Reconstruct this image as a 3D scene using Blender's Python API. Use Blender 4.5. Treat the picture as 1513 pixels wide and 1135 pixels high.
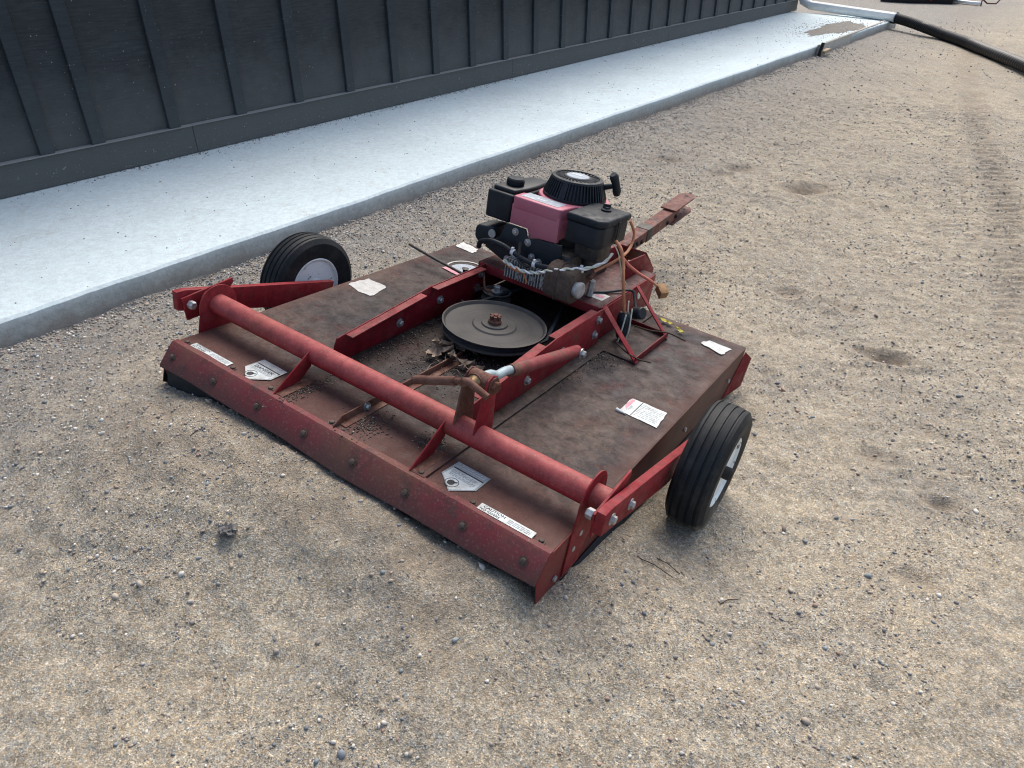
import bpy, bmesh, math, random
import numpy as np
from mathutils import Vector, Matrix, Euler
random.seed(7); rng = np.random.default_rng(11)
for o in list(bpy.data.objects): bpy.data.objects.remove(o, do_unlink=True)
S = bpy.context.scene; COL = S.collection
# ------------------------------------------------------------------ camera
CAM_H = 1.6
cam = bpy.data.cameras.new('camera'); camo = bpy.data.objects.new('camera', cam); COL.objects.link(camo)
cam.sensor_width = 36.0; cam.lens = 36.0*1060/1513; cam.clip_start = .05; cam.clip_end = 600
camo.location = (0, 0, CAM_H); camo.rotation_euler = (math.radians(90-32.5), 0, 0)
S.camera = camo
S.render.resolution_x = 1024; S.render.resolution_y = 768
# ------------------------------------------------------------------ light
SUN_EL, SUN_AZ = 52.0, 18.0          # azimuth clockwise from +Y
w = bpy.data.worlds.new('World'); S.world = w; w.use_nodes = True
nt = w.node_tree; nt.nodes.clear()
sky = nt.nodes.new('ShaderNodeTexSky'); sky.sky_type = 'NISHITA'; sky.sun_disc = False
sky.sun_elevation = math.radians(SUN_EL); sky.sun_rotation = math.radians(SUN_AZ)
sky.air_density = 1.0; sky.dust_density = 4.0; sky.ozone_density = 0.35
bg = nt.nodes.new('ShaderNodeBackground'); bg.inputs[1].default_value = 0.13
wo = nt.nodes.new('ShaderNodeOutputWorld')
nt.links.new(sky.outputs[0], bg.inputs[0]); nt.links.new(bg.outputs[0], wo.inputs[0])
sl = bpy.data.lights.new('sun', 'SUN'); sl.energy = 1.4; sl.angle = math.radians(42); sl.color = (1.0, .975, .92)
so = bpy.data.objects.new('sun', sl); COL.objects.link(so)
so.rotation_euler = (math.radians(90-SUN_EL), 0, math.radians(180-SUN_AZ)); so.location = (0, 0, 20)
S.view_settings.view_transform = 'Standard'; S.view_settings.look = 'None'
S.view_settings.exposure = 0.85; S.view_settings.gamma = 1.0; S.view_settings.use_curve_mapping = False
S.render.engine = 'CYCLES'; S.cycles.use_denoising = True; S.cycles.filter_width = 1.1; S.cycles.max_bounces = 6

# ------------------------------------------------------------------ material helpers
class NT:
    def __init__(s, name, rough=.6, metallic=0., spec=.5):
        s.m = bpy.data.materials.new(name); s.m.use_nodes = True
        s.t = s.m.node_tree; s.t.nodes.clear()
        s.out = s.n('ShaderNodeOutputMaterial'); s.b = s.n('ShaderNodeBsdfPrincipled')
        s.l(s.b.outputs[0], s.out.inputs[0])
        s.b.inputs['Roughness'].default_value = rough; s.b.inputs['Metallic'].default_value = metallic
        s.b.inputs['Specular IOR Level'].default_value = spec
        s.co = s.n('ShaderNodeTexCoord').outputs['Object']
    def n(s, t, **kw):
        x = s.t.nodes.new(t)
        for k, v in kw.items(): setattr(x, k, v)
        return x
    def l(s, a, b): s.t.links.new(a, b)
    def noise(s, scale, detail=6, rough=.6, co=None, dist=0., stretch=None):
        x = s.n('ShaderNodeTexNoise'); x.inputs['Scale'].default_value = scale; x.inputs['Detail'].default_value = detail
        x.inputs['Roughness'].default_value = rough; x.inputs['Distortion'].default_value = dist
        c = co or s.co
        if stretch:
            mp = s.n('ShaderNodeMapping'); mp.inputs['Scale'].default_value = stretch; s.l(c, mp.inputs[0]); c = mp.outputs[0]
        s.l(c, x.inputs['Vector']); return x.outputs['Fac']
    def vor(s, scale, out='Distance', feature='F1', rnd=1.0):
        x = s.n('ShaderNodeTexVoronoi', feature=feature); x.inputs['Scale'].default_value = scale
        x.inputs['Randomness'].default_value = rnd; s.l(s.co, x.inputs['Vector']); return x.outputs[out]
    def ramp(s, fac, stops, interp='LINEAR'):
        x = s.n('ShaderNodeValToRGB'); cr = x.color_ramp; cr.interpolation = interp
        while len(cr.elements) < len(stops): cr.elements.new(.5)
        for e, (p, c) in zip(cr.elements, stops):
            e.position = p; e.color = (c, c, c, 1) if not hasattr(c, '__len__') else (*c, 1)
        s.l(fac, x.inputs[0]); return x.outputs[0]
    def mix(s, fac, a, b, mode='MIX'):
        x = s.n('ShaderNodeMix', data_type='RGBA', blend_type=mode)
        for i, v in ((0, fac), (6, a), (7, b)):
            if hasattr(v, 'is_linked') or hasattr(v, 'links'): s.l(v, x.inputs[i])
            elif hasattr(v, '__len__'): x.inputs[i].default_value = (*v, 1)
            else: x.inputs[i].default_value = v
        return x.outputs[2]
    def math(s, op, a, b=None):
        x = s.n('ShaderNodeMath', operation=op)
        for i, v in ((0, a), (1, b)):
            if v is None: continue
            if hasattr(v, 'links'): s.l(v, x.inputs[i])
            else: x.inputs[i].default_value = v
        return x.outputs[0]
    def sep(s, co=None):
        x = s.n('ShaderNodeSeparateXYZ'); s.l(co or s.co, x.inputs[0]); return x.outputs
    def color(s, c):
        if hasattr(c, '__len__') and not hasattr(c, 'links'): s.b.inputs['Base Color'].default_value = (*c, 1)
        else: s.l(c, s.b.inputs['Base Color'])
        return s
    def rough(s, r): s.l(r, s.b.inputs['Roughness']); return s
    def bump(s, h, strength=.3, dist=.002):
        x = s.n('ShaderNodeBump'); x.inputs['Strength'].default_value = strength; x.inputs['Distance'].default_value = dist
        s.l(h, x.inputs['Height']); s.l(x.outputs[0], s.b.inputs['Normal']); return s

def paint(name, c1, c2, rust=(.09, .045, .03), amount=.5, rough=.5, scale=6, grime=.35, fine=140, dust=.18, spec=.2):
    """weathered paint: fading between c1 and c2, patches of rust / grime, speckle"""
    m = NT(name, rough, spec=spec)
    a = m.ramp(m.noise(scale, 5, .65, dist=.4), [(.35, 0.), (.68, 1.)])
    c = m.mix(a, c1, c2)
    f = m.ramp(m.noise(scale*3.1, 8, .7), [(amount, 0.), (min(amount+.14, .99), 1.)])
    c = m.mix(f, c, rust)
    g = m.ramp(m.noise(fine, 3, .6), [(.4, 0.), (.72, grime)])
    c = m.mix(g, c, tuple(x*.45+.02 for x in c1))
    du = m.ramp(m.noise(scale*1.7, 6, .6, dist=.8), [(.52, 0.), (.8, dust)])
    c = m.mix(du, c, (.22, .19, .16))
    c = m.mix(1., c, m.ramp(m.noise(scale*6, 9, .8, dist=.3), [(.34, .62), (.5, 1.), (.66, 1.32)]), 'MULTIPLY')
    chip = m.ramp(m.noise(scale*11, 7, .7), [(.60, 0.), (.64, .85)]); c = m.mix(chip, c, rust)
    m.color(c); m.rough(m.ramp(m.noise(scale*5, 4), [(.3, rough-.1), (.7, min(rough+.25, 1.))]))
    m.bump(m.noise(fine*.6, 5, .7), .25, .0015); return m.m

def plain(name, c, rough=.6, metallic=0., var=.25, scale=30, bump=.1, spec=.28):
    m = NT(name, rough, metallic, spec)
    f = m.ramp(m.noise(scale, 6, .65), [(.3, 0.), (.72, 1.)])
    m.color(m.mix(f, tuple(x*(1-var) for x in c), tuple(min(1, x*(1+var)+.004) for x in c)))
    m.bump(m.noise(scale*4, 4), bump, .002); return m.m

M = {}
M['red'] = paint('red_paint', (.20, .009, .016), (.23, .026, .032), amount=.60, rough=.5, scale=4, grime=.25)
M['red_dark'] = paint('dark_red_paint', (.13, .004, .010), (.17, .010, .018), amount=.62, rough=.45, scale=4, grime=.2)
M['red_faded'] = paint('faded_red_paint', (.23, .035, .04), (.235, .06, .058), rust=(.105, .06, .045), amount=.55, rough=.58, scale=3.2, grime=.4)
M['rust'] = paint('rusty_steel', (.12, .055, .04), (.16, .085, .065), rust=(.10, .035, .02), amount=.5, rough=.7, scale=9)
M['muffler'] = paint('baked_rust', (.085, .062, .048), (.12, .09, .07), rust=(.10, .055, .035), amount=.52, rough=.85, scale=9, grime=.5, fine=90)
M['platform'] = paint('oily_maroon_plate', (.085, .03, .032), (.12, .055, .05), rust=(.05, .035, .03), amount=.5, rough=.55, scale=8)
M['tongue'] = paint('rusty_tongue', (.15, .055, .042), (.19, .085, .07), rust=(.075, .05, .05), amount=.5, rough=.6, scale=6)
M['black'] = plain('black_plastic', (.0115, .0165, .0225), .5, var=.35, scale=14)
M['black_dusty'] = paint('dusty_black_plastic', (.013, .018, .024), (.02, .026, .033), rust=(.028, .032, .036), amount=.6, rough=.5, scale=8, grime=.1, dust=.05)
def mat_rubber():
    m = NT('tyre_rubber', .6, spec=.22); x, y, z = m.sep()
    c = m.mix(m.ramp(m.noise(8, 6, .65), [(.35, 0.), (.7, 1.)]), (.008, .0105, .013), (.015, .019, .0225))
    c = m.mix(m.ramp(m.noise(70, 5, .7), [(.58, 0.), (.74, .35)]), c, (.06, .06, .058))
    sand = m.math('ADD', z, m.math('MULTIPLY', m.noise(18, 7, .75), .22))      # dried sand where the tread has sunk in
    c = m.mix(m.ramp(sand, [(.085, .8), (.15, 0.)]), c, (.24, .21, .17))
    c = m.mix(m.ramp(m.noise(14, 7, .7), [(.5, 0.), (.75, .22)]), c, (.13, .12, .105)); m.color(c).bump(m.noise(90, 5), .25, .001); return m.m
M['rubber'] = mat_rubber()
M['dark'] = plain('dark_steel', (.02, .018, .018), .7)
M['zinc'] = plain('zinc_bolt', (.42, .43, .43), .45, .75, .3, 60)
M['oldbolt'] = plain('rusty_bolt', (.085, .06, .05), .7, .2, .4, 60)
M['alu'] = plain('cast_aluminium', (.40, .40, .39), .55, .35, .35, 40)
M['greycast'] = plain('oily_casting', (.07, .065, .06), .6, .4, .5, 30)
def mat_vinyl():
    m = NT('soiled_white_vinyl', .55)
    c = m.mix(m.ramp(m.noise(28, 7, .7), [(.42, 0.), (.66, .75)]), (.54, .60, .61), (.33, .32, .29))
    c = m.mix(m.ramp(m.noise(80, 6, .7), [(.58, 0.), (.66, .7)]), c, (.15, .11, .09))
    m.color(c).bump(m.noise(60, 4), .15, .001); return m.m
M['white'] = mat_vinyl()
M['print'] = plain('black_print', (.03, .032, .035), .6, 0, .3, 200, .0)
M['printgrey'] = plain('grey_print', (.30, .33, .34), .6, 0, .3, 200, .0)
M['bluezinc'] = plain('chalky_zinc', (.34, .42, .45), .55, .2, .3, 25)
M['brass'] = plain('worn_brass', (.28, .19, .10), .4, .7, .3, 30)
M['copper'] = plain('tan_cable_jacket', (.48, .21, .11), .5, 0, .25, 40)
M['salmon'] = plain('salmon_cable_jacket', (.52, .15, .12), .5, 0, .2, 40)
M['wirewhite'] = plain('pale_wire', (.60, .62, .50), .5, 0, .25, 50)
M['wireorange'] = plain('orange_wire', (.45, .15, .06), .5, 0, .2, 50)
M['clamp'] = plain('white_clamp', (.75, .76, .76), .4, .2, .1)
M['paperwood'] = plain('tan_connector', (.33, .19, .09), .7, 0, .4, 60)

def mat_pink():
    m = NT('faded_pink_paint', .5, spec=.35)
    f = m.ramp(m.noise(5, 5, .6), [(.3, 0.), (.7, 1.)])
    c = m.mix(f, (.40, .105, .150), (.46, .16, .205))
    n2 = m.ramp(m.noise(60, 6, .7), [(.62, 0.), (.75, .6)])
    c = m.mix(n2, c, (.13, .05, .06))
    d = m.ramp(m.noise(9, 6, .7, dist=1.), [(.55, 0.), (.85, .4)])
    c = m.mix(d, c, (.36, .22, .22))
    m.color(c).bump(m.noise(90, 4), .12, .001); return m.m
M['pink'] = mat_pink()

def mat_deck(name='rusted_deck_steel', k=1.0):
    m = NT(name, .66, spec=.22)
    big = m.ramp(m.noise(2.6, 7, .62, dist=.6), [(.34, 0.), (.66, 1.)])
    c = m.mix(big, (.030, .027, .030), (.074, .050, .041))
    blue = m.ramp(m.noise(4.3, 6, .7, dist=.5), [(.5, 0.), (.72, .75)])
    c = m.mix(blue, c, (.025, .028, .037))
    red = m.ramp(m.noise(7.0, 8, .7), [(.53, 0.), (.69, .5)])
    c = m.mix(red, c, (.11, .042, .036))
    x, y, z = m.sep()
    # worn paint survives along the rear lip of the deck
    edge = m.math('ADD', m.math('MULTIPLY', y, -1.0), -.60)      # y local runs -D/2..D/2
    edge = m.ramp(m.math('ADD', edge, m.math('MULTIPLY', m.noise(5, 5), .25)), [(.10, 0.), (.30, .8)])
    c = m.mix(edge, c, (.112, .046, .040))
    spk = m.ramp(m.noise(160, 3, .6), [(.62, 0.), (.74, .5)])
    c = m.mix(spk, c, (.21, .17, .145))
    dk = m.ramp(m.noise(55, 6, .75), [(.5, 0.), (.7, .55)])
    c = m.mix(dk, c, (.03, .024, .023))
    m.color(c); m.rough(m.ramp(m.noise(14, 5), [(.3, .48), (.7, .85)]))
    gr = m.ramp(m.noise(24, 9, .8, dist=.5), [(.36, .38*k), (.5, .92*k), (.64, 1.5*k)])
    c = m.mix(1., c, gr, 'MULTIPLY')
    for k2, stv in ((1, (1., 14., 1.)), (2, (11., 1., 1.))):
        c = m.mix(m.ramp(m.noise(5+k2*1.7, 6, .7, stretch=stv, dist=.15), [(.66, 0.), (.69, .35), (.72, 0.)]), c, (.16, .12, .10))
    # rust creeping in from the outer edges of the sheets
    ed = m.math('MAXIMUM', m.math('ABSOLUTE', x), m.math('ABSOLUTE', m.math('ADD', y, -.07)))
    ed = m.ramp(m.math('ADD', ed, m.math('MULTIPLY', m.noise(9, 7, .7), .14)), [(.76, 0.), (.86, .75)])
    c = m.mix(ed, c, (.105, .050, .040)); m.color(c)
    m.bump(m.math('ADD', m.noise(70, 8, .75), m.math('MULTIPLY', m.noise(9, 4, .6), 2.5)), .6, .004); return m.m
M['deck'] = mat_deck(); M['deck_dirty'] = mat_deck('grimy_floor_steel', .62)
def mat_skirt():
    m = NT('half_rusted_skirt', .6, spec=.2); x, y, z = m.sep()
    f = m.ramp(m.math('ADD', m.math('ADD', y, .6), m.math('MULTIPLY', m.noise(5, 7, .7), .5)), [(.10, 0.), (.52, 1.)])
    c = m.mix(m.ramp(m.noise(6, 6, .65), [(.35, 0.), (.68, 1.)]), (.19, .024, .028), (.20, .06, .05))
    b = m.mix(m.ramp(m.noise(11, 7, .7), [(.35, 0.), (.68, 1.)]), (.055, .032, .028), (.12, .055, .042))
    c = m.mix(f, c, b); c = m.mix(m.ramp(m.noise(90, 5, .7), [(.48, 0.), (.7, .5)]), c, (.06, .035, .03))
    m.color(c).bump(m.noise(70, 7, .75), .4, .002); return m.m
M['skirt'] = mat_skirt()
def mat_lip():
    m = NT('stained_faded_lip', .6, spec=.2); x, y, z = m.sep()
    c = m.mix(m.ramp(m.noise(4, 6, .65, dist=.5), [(.34, 0.), (.66, 1.)]), (.165, .026, .033), (.135, .048, .044))
    ol = m.ramp(m.noise(2.4, 6, .65, dist=.4), [(.52, 0.), (.66, .75)]); c = m.mix(ol, c, (.115, .068, .04))
    c = m.mix(m.ramp(m.noise(9, 8, .75), [(.52, 0.), (.64, .8)]), c, (.062, .038, .034))
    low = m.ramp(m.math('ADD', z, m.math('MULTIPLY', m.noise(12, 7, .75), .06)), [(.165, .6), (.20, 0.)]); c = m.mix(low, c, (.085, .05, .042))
    c = m.mix(m.ramp(m.noise(120, 4, .6), [(.55, 0.), (.72, .45)]), c, (.25, .13, .12))
    c = m.mix(m.ramp(m.noise(210, 3, .6), [(.68, 0.), (.73, .45)]), c, (.30, .25, .21))
    m.color(c).bump(m.noise(60, 7, .75), .4, .002); return m.m
M['lip'] = mat_lip()
def mat_tube():      # sun-bleached along the top, deeper red where sheltered
    m = NT('bleached_red_tube', .55, spec=.2); x, y, z = m.sep()
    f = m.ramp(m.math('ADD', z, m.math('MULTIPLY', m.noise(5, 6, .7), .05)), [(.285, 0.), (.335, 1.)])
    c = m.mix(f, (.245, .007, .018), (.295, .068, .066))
    c = m.mix(m.ramp(m.noise(3, 6, .65), [(.5, 0.), (.7, .6)]), c, (.22, .075, .052))
    c = m.mix(1., c, m.ramp(m.noise(26, 9, .8), [(.34, .66), (.5, 1.), (.66, 1.3)]), 'MULTIPLY')
    c = m.mix(m.ramp(m.noise(150, 4, .6), [(.58, 0.), (.72, .4)]), c, (.36, .2, .18))
    c = m.mix(m.ramp(m.noise(38, 8, .75, stretch=(.35, 1., 1.)), [(.65, 0.), (.70, .7)]), c, (.07, .04, .035))
    m.color(c).bump(m.noise(80, 6, .7), .25, .0015); return m.m
M['tube'] = mat_tube()

def mat_pulley():
    m = NT('worn_pulley_steel', .6, 0., .2)
    x, y, z = m.sep()
    r = m.math('SQRT', m.math('ADD', m.math('POWER', x, 2.), m.math('POWER', y, 2.)))
    ring = m.noise(1, 4, .6, co=None)
    cmb = m.n('ShaderNodeCombineXYZ'); m.l(m.math('MULTIPLY', r, 60.), cmb.inputs[0])
    rn = m.n('ShaderNodeTexNoise'); rn.inputs['Scale'].default_value = 1.; m.l(cmb.outputs[0], rn.inputs['Vector'])
    c = m.mix(m.ramp(m.noise(7, 6, .65), [(.35, 0.), (.7, 1.)]), (.040, .040, .040), (.082, .078, .074))
    c = m.mix(m.ramp(rn.outputs['Fac'], [(.45, 0.), (.7, .45)]), c, (.034, .031, .030))
    c = m.mix(m.ramp(m.noise(28, 8, .7), [(.55, 0.), (.7, .6)]), c, (.055, .038, .03))
    m.color(c).bump(m.noise(60, 6), .3, .0015); return m.m
M['pulley'] = mat_pulley()

def mat_rim():
    m = NT('chipped_white_rim', .45)
    c = m.mix(m.ramp(m.noise(9, 6, .7), [(.35, 0.), (.7, .6)]), (.80, .87, .87), (.64, .68, .68))
    c = m.mix(m.ramp(m.noise(17, 8, .75), [(.60, 0.), (.635, 1.)]), c, (.10, .055, .035))
    m.color(c).bump(m.noise(40, 4), .1, .001); return m.m
M['rim'] = mat_rim()

def mat_paper(name, base, ink=True):
    m = NT(name, .75)
    c = m.mix(m.ramp(m.noise(40, 6, .7), [(.4, 0.), (.7, .7)]), base, tuple(b*.55 for b in base))
    if ink:
        c = m.mix(m.ramp(m.noise(30, 3, .6, stretch=(1., 9., 1.)), [(.56, 0.), (.64, .55)]), c, (.13, .135, .14))
    m.color(c).bump(m.noise(50, 6), .5, .002); return m.m
M['torn'] = mat_paper('torn_label', (.50, .50, .48))
M['torn_blank'] = mat_paper('bleached_label', (.56, .57, .55), False)
M['pinklabel'] = mat_paper('pink_label', (.60, .28, .33), False)
M['yellow'] = plain('yellow_leaf', (.52, .45, .08), .6, 0, .3, 30)
M['leaf'] = plain('dry_leaf', (.25, .195, .15), .8, 0, .4, 40, .3)
M['twig'] = plain('twig', (.06, .042, .03), .9, 0, .4, 60)
M['weed'] = plain('weed_green', (.06, .11, .03), .6, 0, .3, 20)
M['metallabel'] = mat_paper('metal_spec_plate', (.36, .41, .46))

def mat_ground():
    m = NT('sandy_gravel', .95, spec=.2)
    big = m.ramp(m.noise(.8, 6, .6, dist=.3), [(.36, 0.), (.64, 1.)])
    c = m.mix(big, (.425, .374, .284), (.36, .322, .254))
    mid = m.ramp(m.noise(6, 7, .65), [(.38, 0.), (.7, .8)])
    c = m.mix(mid, c, (.32, .28, .218))
    pat = m.ramp(m.noise(2.2, 7, .7, dist=.6), [(.48, 0.), (.66, .5)]); c = m.mix(pat, c, (.255, .24, .21))
    gx_, gy_, gz_ = m.sep(); sgr = m.math('ADD', m.math('MULTIPLY', gx_, .791), m.math('MULTIPLY', gy_, -.612))
    sgr = m.ramp(m.math('MULTIPLY', m.math('ADD', m.math('ADD', sgr, 4.), m.math('MULTIPLY', m.noise(1.1, 5, .6), 1.6)), .25), [(.42, .75), (.78, 0.)])      # greyer stone near the apron
    c = m.mix(sgr, c, (.25, .242, .225))
    vc = m.vor(320, 'Color'); sx = m.n('ShaderNodeSeparateColor'); m.l(vc, sx.inputs[0])
    g1 = m.ramp(sx.outputs[0], [(0., .62), (.5, 1.), (.86, 1.14), (.97, 1.6)])
    c = m.mix(1.0, c, g1, 'MULTIPLY')
    vd = m.vor(130, 'Color'); sd = m.n('ShaderNodeSeparateColor'); m.l(vd, sd.inputs[0])
    g2 = m.ramp(sd.outputs[1], [(0., .5), (.3, .92), (.8, 1.08), (1., 1.45)])
    c = m.mix(.6, c, g2, 'MULTIPLY')
    hue = m.ramp(sd.outputs[2], [(0., (.84, .93, 1.06)), (.4, (1., 1., 1.)), (1., (1.08, .99, .88))])
    c = m.mix(.9, c, hue, 'MULTIPLY')
    c = m.mix(1., c, m.ramp(m.noise(17, 9, .82, dist=.3), [(.36, .78), (.5, 1.), (.64, 1.18)]), 'MULTIPLY')
    c = m.mix(1., c, m.ramp(m.noise(52, 6, .8), [(.34, .80), (.5, 1.), (.66, 1.18)]), 'MULTIPLY')
    drk = m.ramp(m.noise(38, 5, .7), [(.56, 0.), (.74, .45)])
    c = m.mix(drk, c, (.15, .135, .12))
    dm = m.n('ShaderNodeAttribute', attribute_name='damp_and_shade')      # freshly turned, damp sand in the hollows, plus painted shade along the trailing lip
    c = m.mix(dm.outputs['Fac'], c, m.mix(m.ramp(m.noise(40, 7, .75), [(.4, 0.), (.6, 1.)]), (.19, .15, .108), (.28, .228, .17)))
    m.color(c)
    h = m.math('ADD', m.math('MULTIPLY', m.vor(230), .35), m.math('MULTIPLY', m.noise(60, 8, .75), 1.2))
    m.bump(h, .75, .010); return m.m
M['ground'] = mat_ground()

def mat_pebble():
    m = NT('pebble', .75, spec=.3)
    a = m.n('ShaderNodeAttribute', attribute_name='tint')
    c = m.mix(m.ramp(m.noise(120, 4), [(.35, .0), (.7, .35)]), a.outputs['Color'], (.2, .18, .16))
    m.color(c).bump(m.noise(300, 3), .2, .001); return m.m
M['pebble'] = mat_pebble()

def mat_slab():
    m = NT('pale_concrete', .88, spec=.25)
    c = m.mix(m.ramp(m.noise(1.3, 7, .65), [(.35, 0.), (.68, 1.)]), (.66, .77, .79), (.58, .675, .695))
    c = m.mix(m.ramp(m.noise(22, 6, .7), [(.42, 0.), (.72, .6)]), c, (.49, .555, .565))
    c = m.mix(m.ramp(m.noise(170, 4, .7), [(.60, 0.), (.74, .5)]), c, (.30, .31, .31))
    c = m.mix(m.ramp(m.noise(4.2, 8, .75, dist=1.2), [(.56, 0.), (.72, .5)]), c, (.40, .40, .375))
    wear = m.ramp(m.noise(2.0, 6, .7, stretch=(1., 1., 1.)), [(.5, 0.), (.75, .35)]); c = m.mix(wear, c, (.66, .76, .80))
    x, y, z = m.sep()
    side = m.ramp(z, [(.195, .75), (.236, 0.)])      # splash-stained riser below the arris
    sc_ = m.mix(m.ramp(m.noise(30, 8, .8), [(.35, 0.), (.65, 1.)]), (.24, .26, .25), (.44, .46, .44)); c = m.mix(side, c, sc_)
    foot = m.ramp(m.math('ADD', z, m.math('MULTIPLY', m.noise(11, 7, .75), .16)), [(.215, .8), (.275, 0.)]); c = m.mix(foot, c, (.29, .265, .225))
    c = m.mix(1., c, m.ramp(m.noise(48, 8, .8), [(.34, .86), (.5, 1.), (.66, 1.09)]), 'MULTIPLY')
    m.color(c).bump(m.math('ADD', m.noise(90, 7, .7), m.math('MULTIPLY', m.noise(12, 6, .7), 2.)), .6, .004); return m.m
M['slab'] = mat_slab()

def mat_siding(name, base, streak, dirt, splash=False):
    m = NT(name, .68, spec=.35)
    st = m.ramp(m.noise(14, 8, .7, stretch=(.5, .5, 6.)), [(.32, 0.), (.72, 1.)])
    c = m.mix(st, base, streak)
    c = m.mix(m.ramp(m.noise(3, 6, .6), [(.4, 0.), (.75, .6)]), c, tuple(b*.6 for b in base))
    x, y, z = m.sep()
    dz = m.math('ADD', z, m.math('MULTIPLY', m.noise(6, 6, .7), .35))
    c = m.mix(m.ramp(dz, [(.38, .65), (.85, 0.)]), c, dirt)      # rain-splashed dust
    if splash:
        f1 = m.ramp(m.noise(34, 8, .8, dist=.6), [(.60, 0.), (.66, .55)]); f2 = m.ramp(m.math('ADD', z, m.math('MULTIPLY', m.noise(2.2, 4, .6), -.22)), [(-.09, 1.), (-.03, 0.)])
        c = m.mix(m.math('MULTIPLY', f1, f2), c, (.50, .51, .49))
    else:
        sc1 = m.ramp(m.noise(1.6, 3, .5), [(.66, 0.), (.72, 1.)]); sc2 = m.ramp(m.noise(26, 8, .8, dist=1.), [(.56, 0.), (.66, .55)])
        c = m.mix(m.math('MULTIPLY', sc1, sc2), c, (.22, .24, .25))
    sp = m.ramp(m.noise(75, 3, .5), [(.70, 0.), (.73, .8)])
    c = m.mix(sp, c, (.42, .42, .40))
    m.color(c).bump(m.noise(16, 8, .75, stretch=(.5, .5, 7.)), .9, .006); return m.m
M['siding'] = mat_siding('dark_siding', (.0145, .020, .0235), (.042, .052, .058), (.105, .112, .11))
M['batten'] = mat_siding('dark_batten', (.017, .025, .032), (.034, .045, .054), (.06, .07, .075))
M['base'] = mat_siding('dusty_base_board', (.036, .044, .047), (.066, .075, .077), (.12, .125, .12), True)
M['cap'] = mat_siding('dusty_cap', (.13, .15, .155), (.20, .215, .22), (.26, .265, .26))
M['pvc'] = plain('white_vinyl_downspout', (.82, .85, .86), .75, 0, .06, 6)
M['pipe'] = plain('black_corrugated_pipe', (.013, .014, .016), .45, 0, .3, 8)
M['wood'] = plain('weathered_form_board', (.42, .40, .35), .85, 0, .3, 25, .3)
M['stake'] = plain('pine_stake', (.36, .28, .19), .85, 0, .3, 25, .3)
M['roof'] = plain('dark_roofing', (.03, .032, .035), .7)
M['clod'] = plain('grey_dead_leaves', (.15, .142, .135), .9, 0, .5, 70, .5)
M['dirt'] = plain('dark_dirt', (.05, .04, .033), .95, 0, .5, 90, .4)

# ------------------------------------------------------------------ mesh helpers
def catmull(pts, n=8):
    P = [Vector(p) for p in pts]; P = [2*P[0]-P[1]]+P+[2*P[-1]-P[-2]]; out = []
    for i in range(1, len(P)-2):
        a, b, c, d = P[i-1:i+3]
        for k in range(n):
            t = k/n
            out.append(.5*((2*b)+(c-a)*t+(2*a-5*b+4*c-d)*t*t+(3*b-a-3*c+d)*t**3))
    out.append(P[-2]); return out

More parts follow.
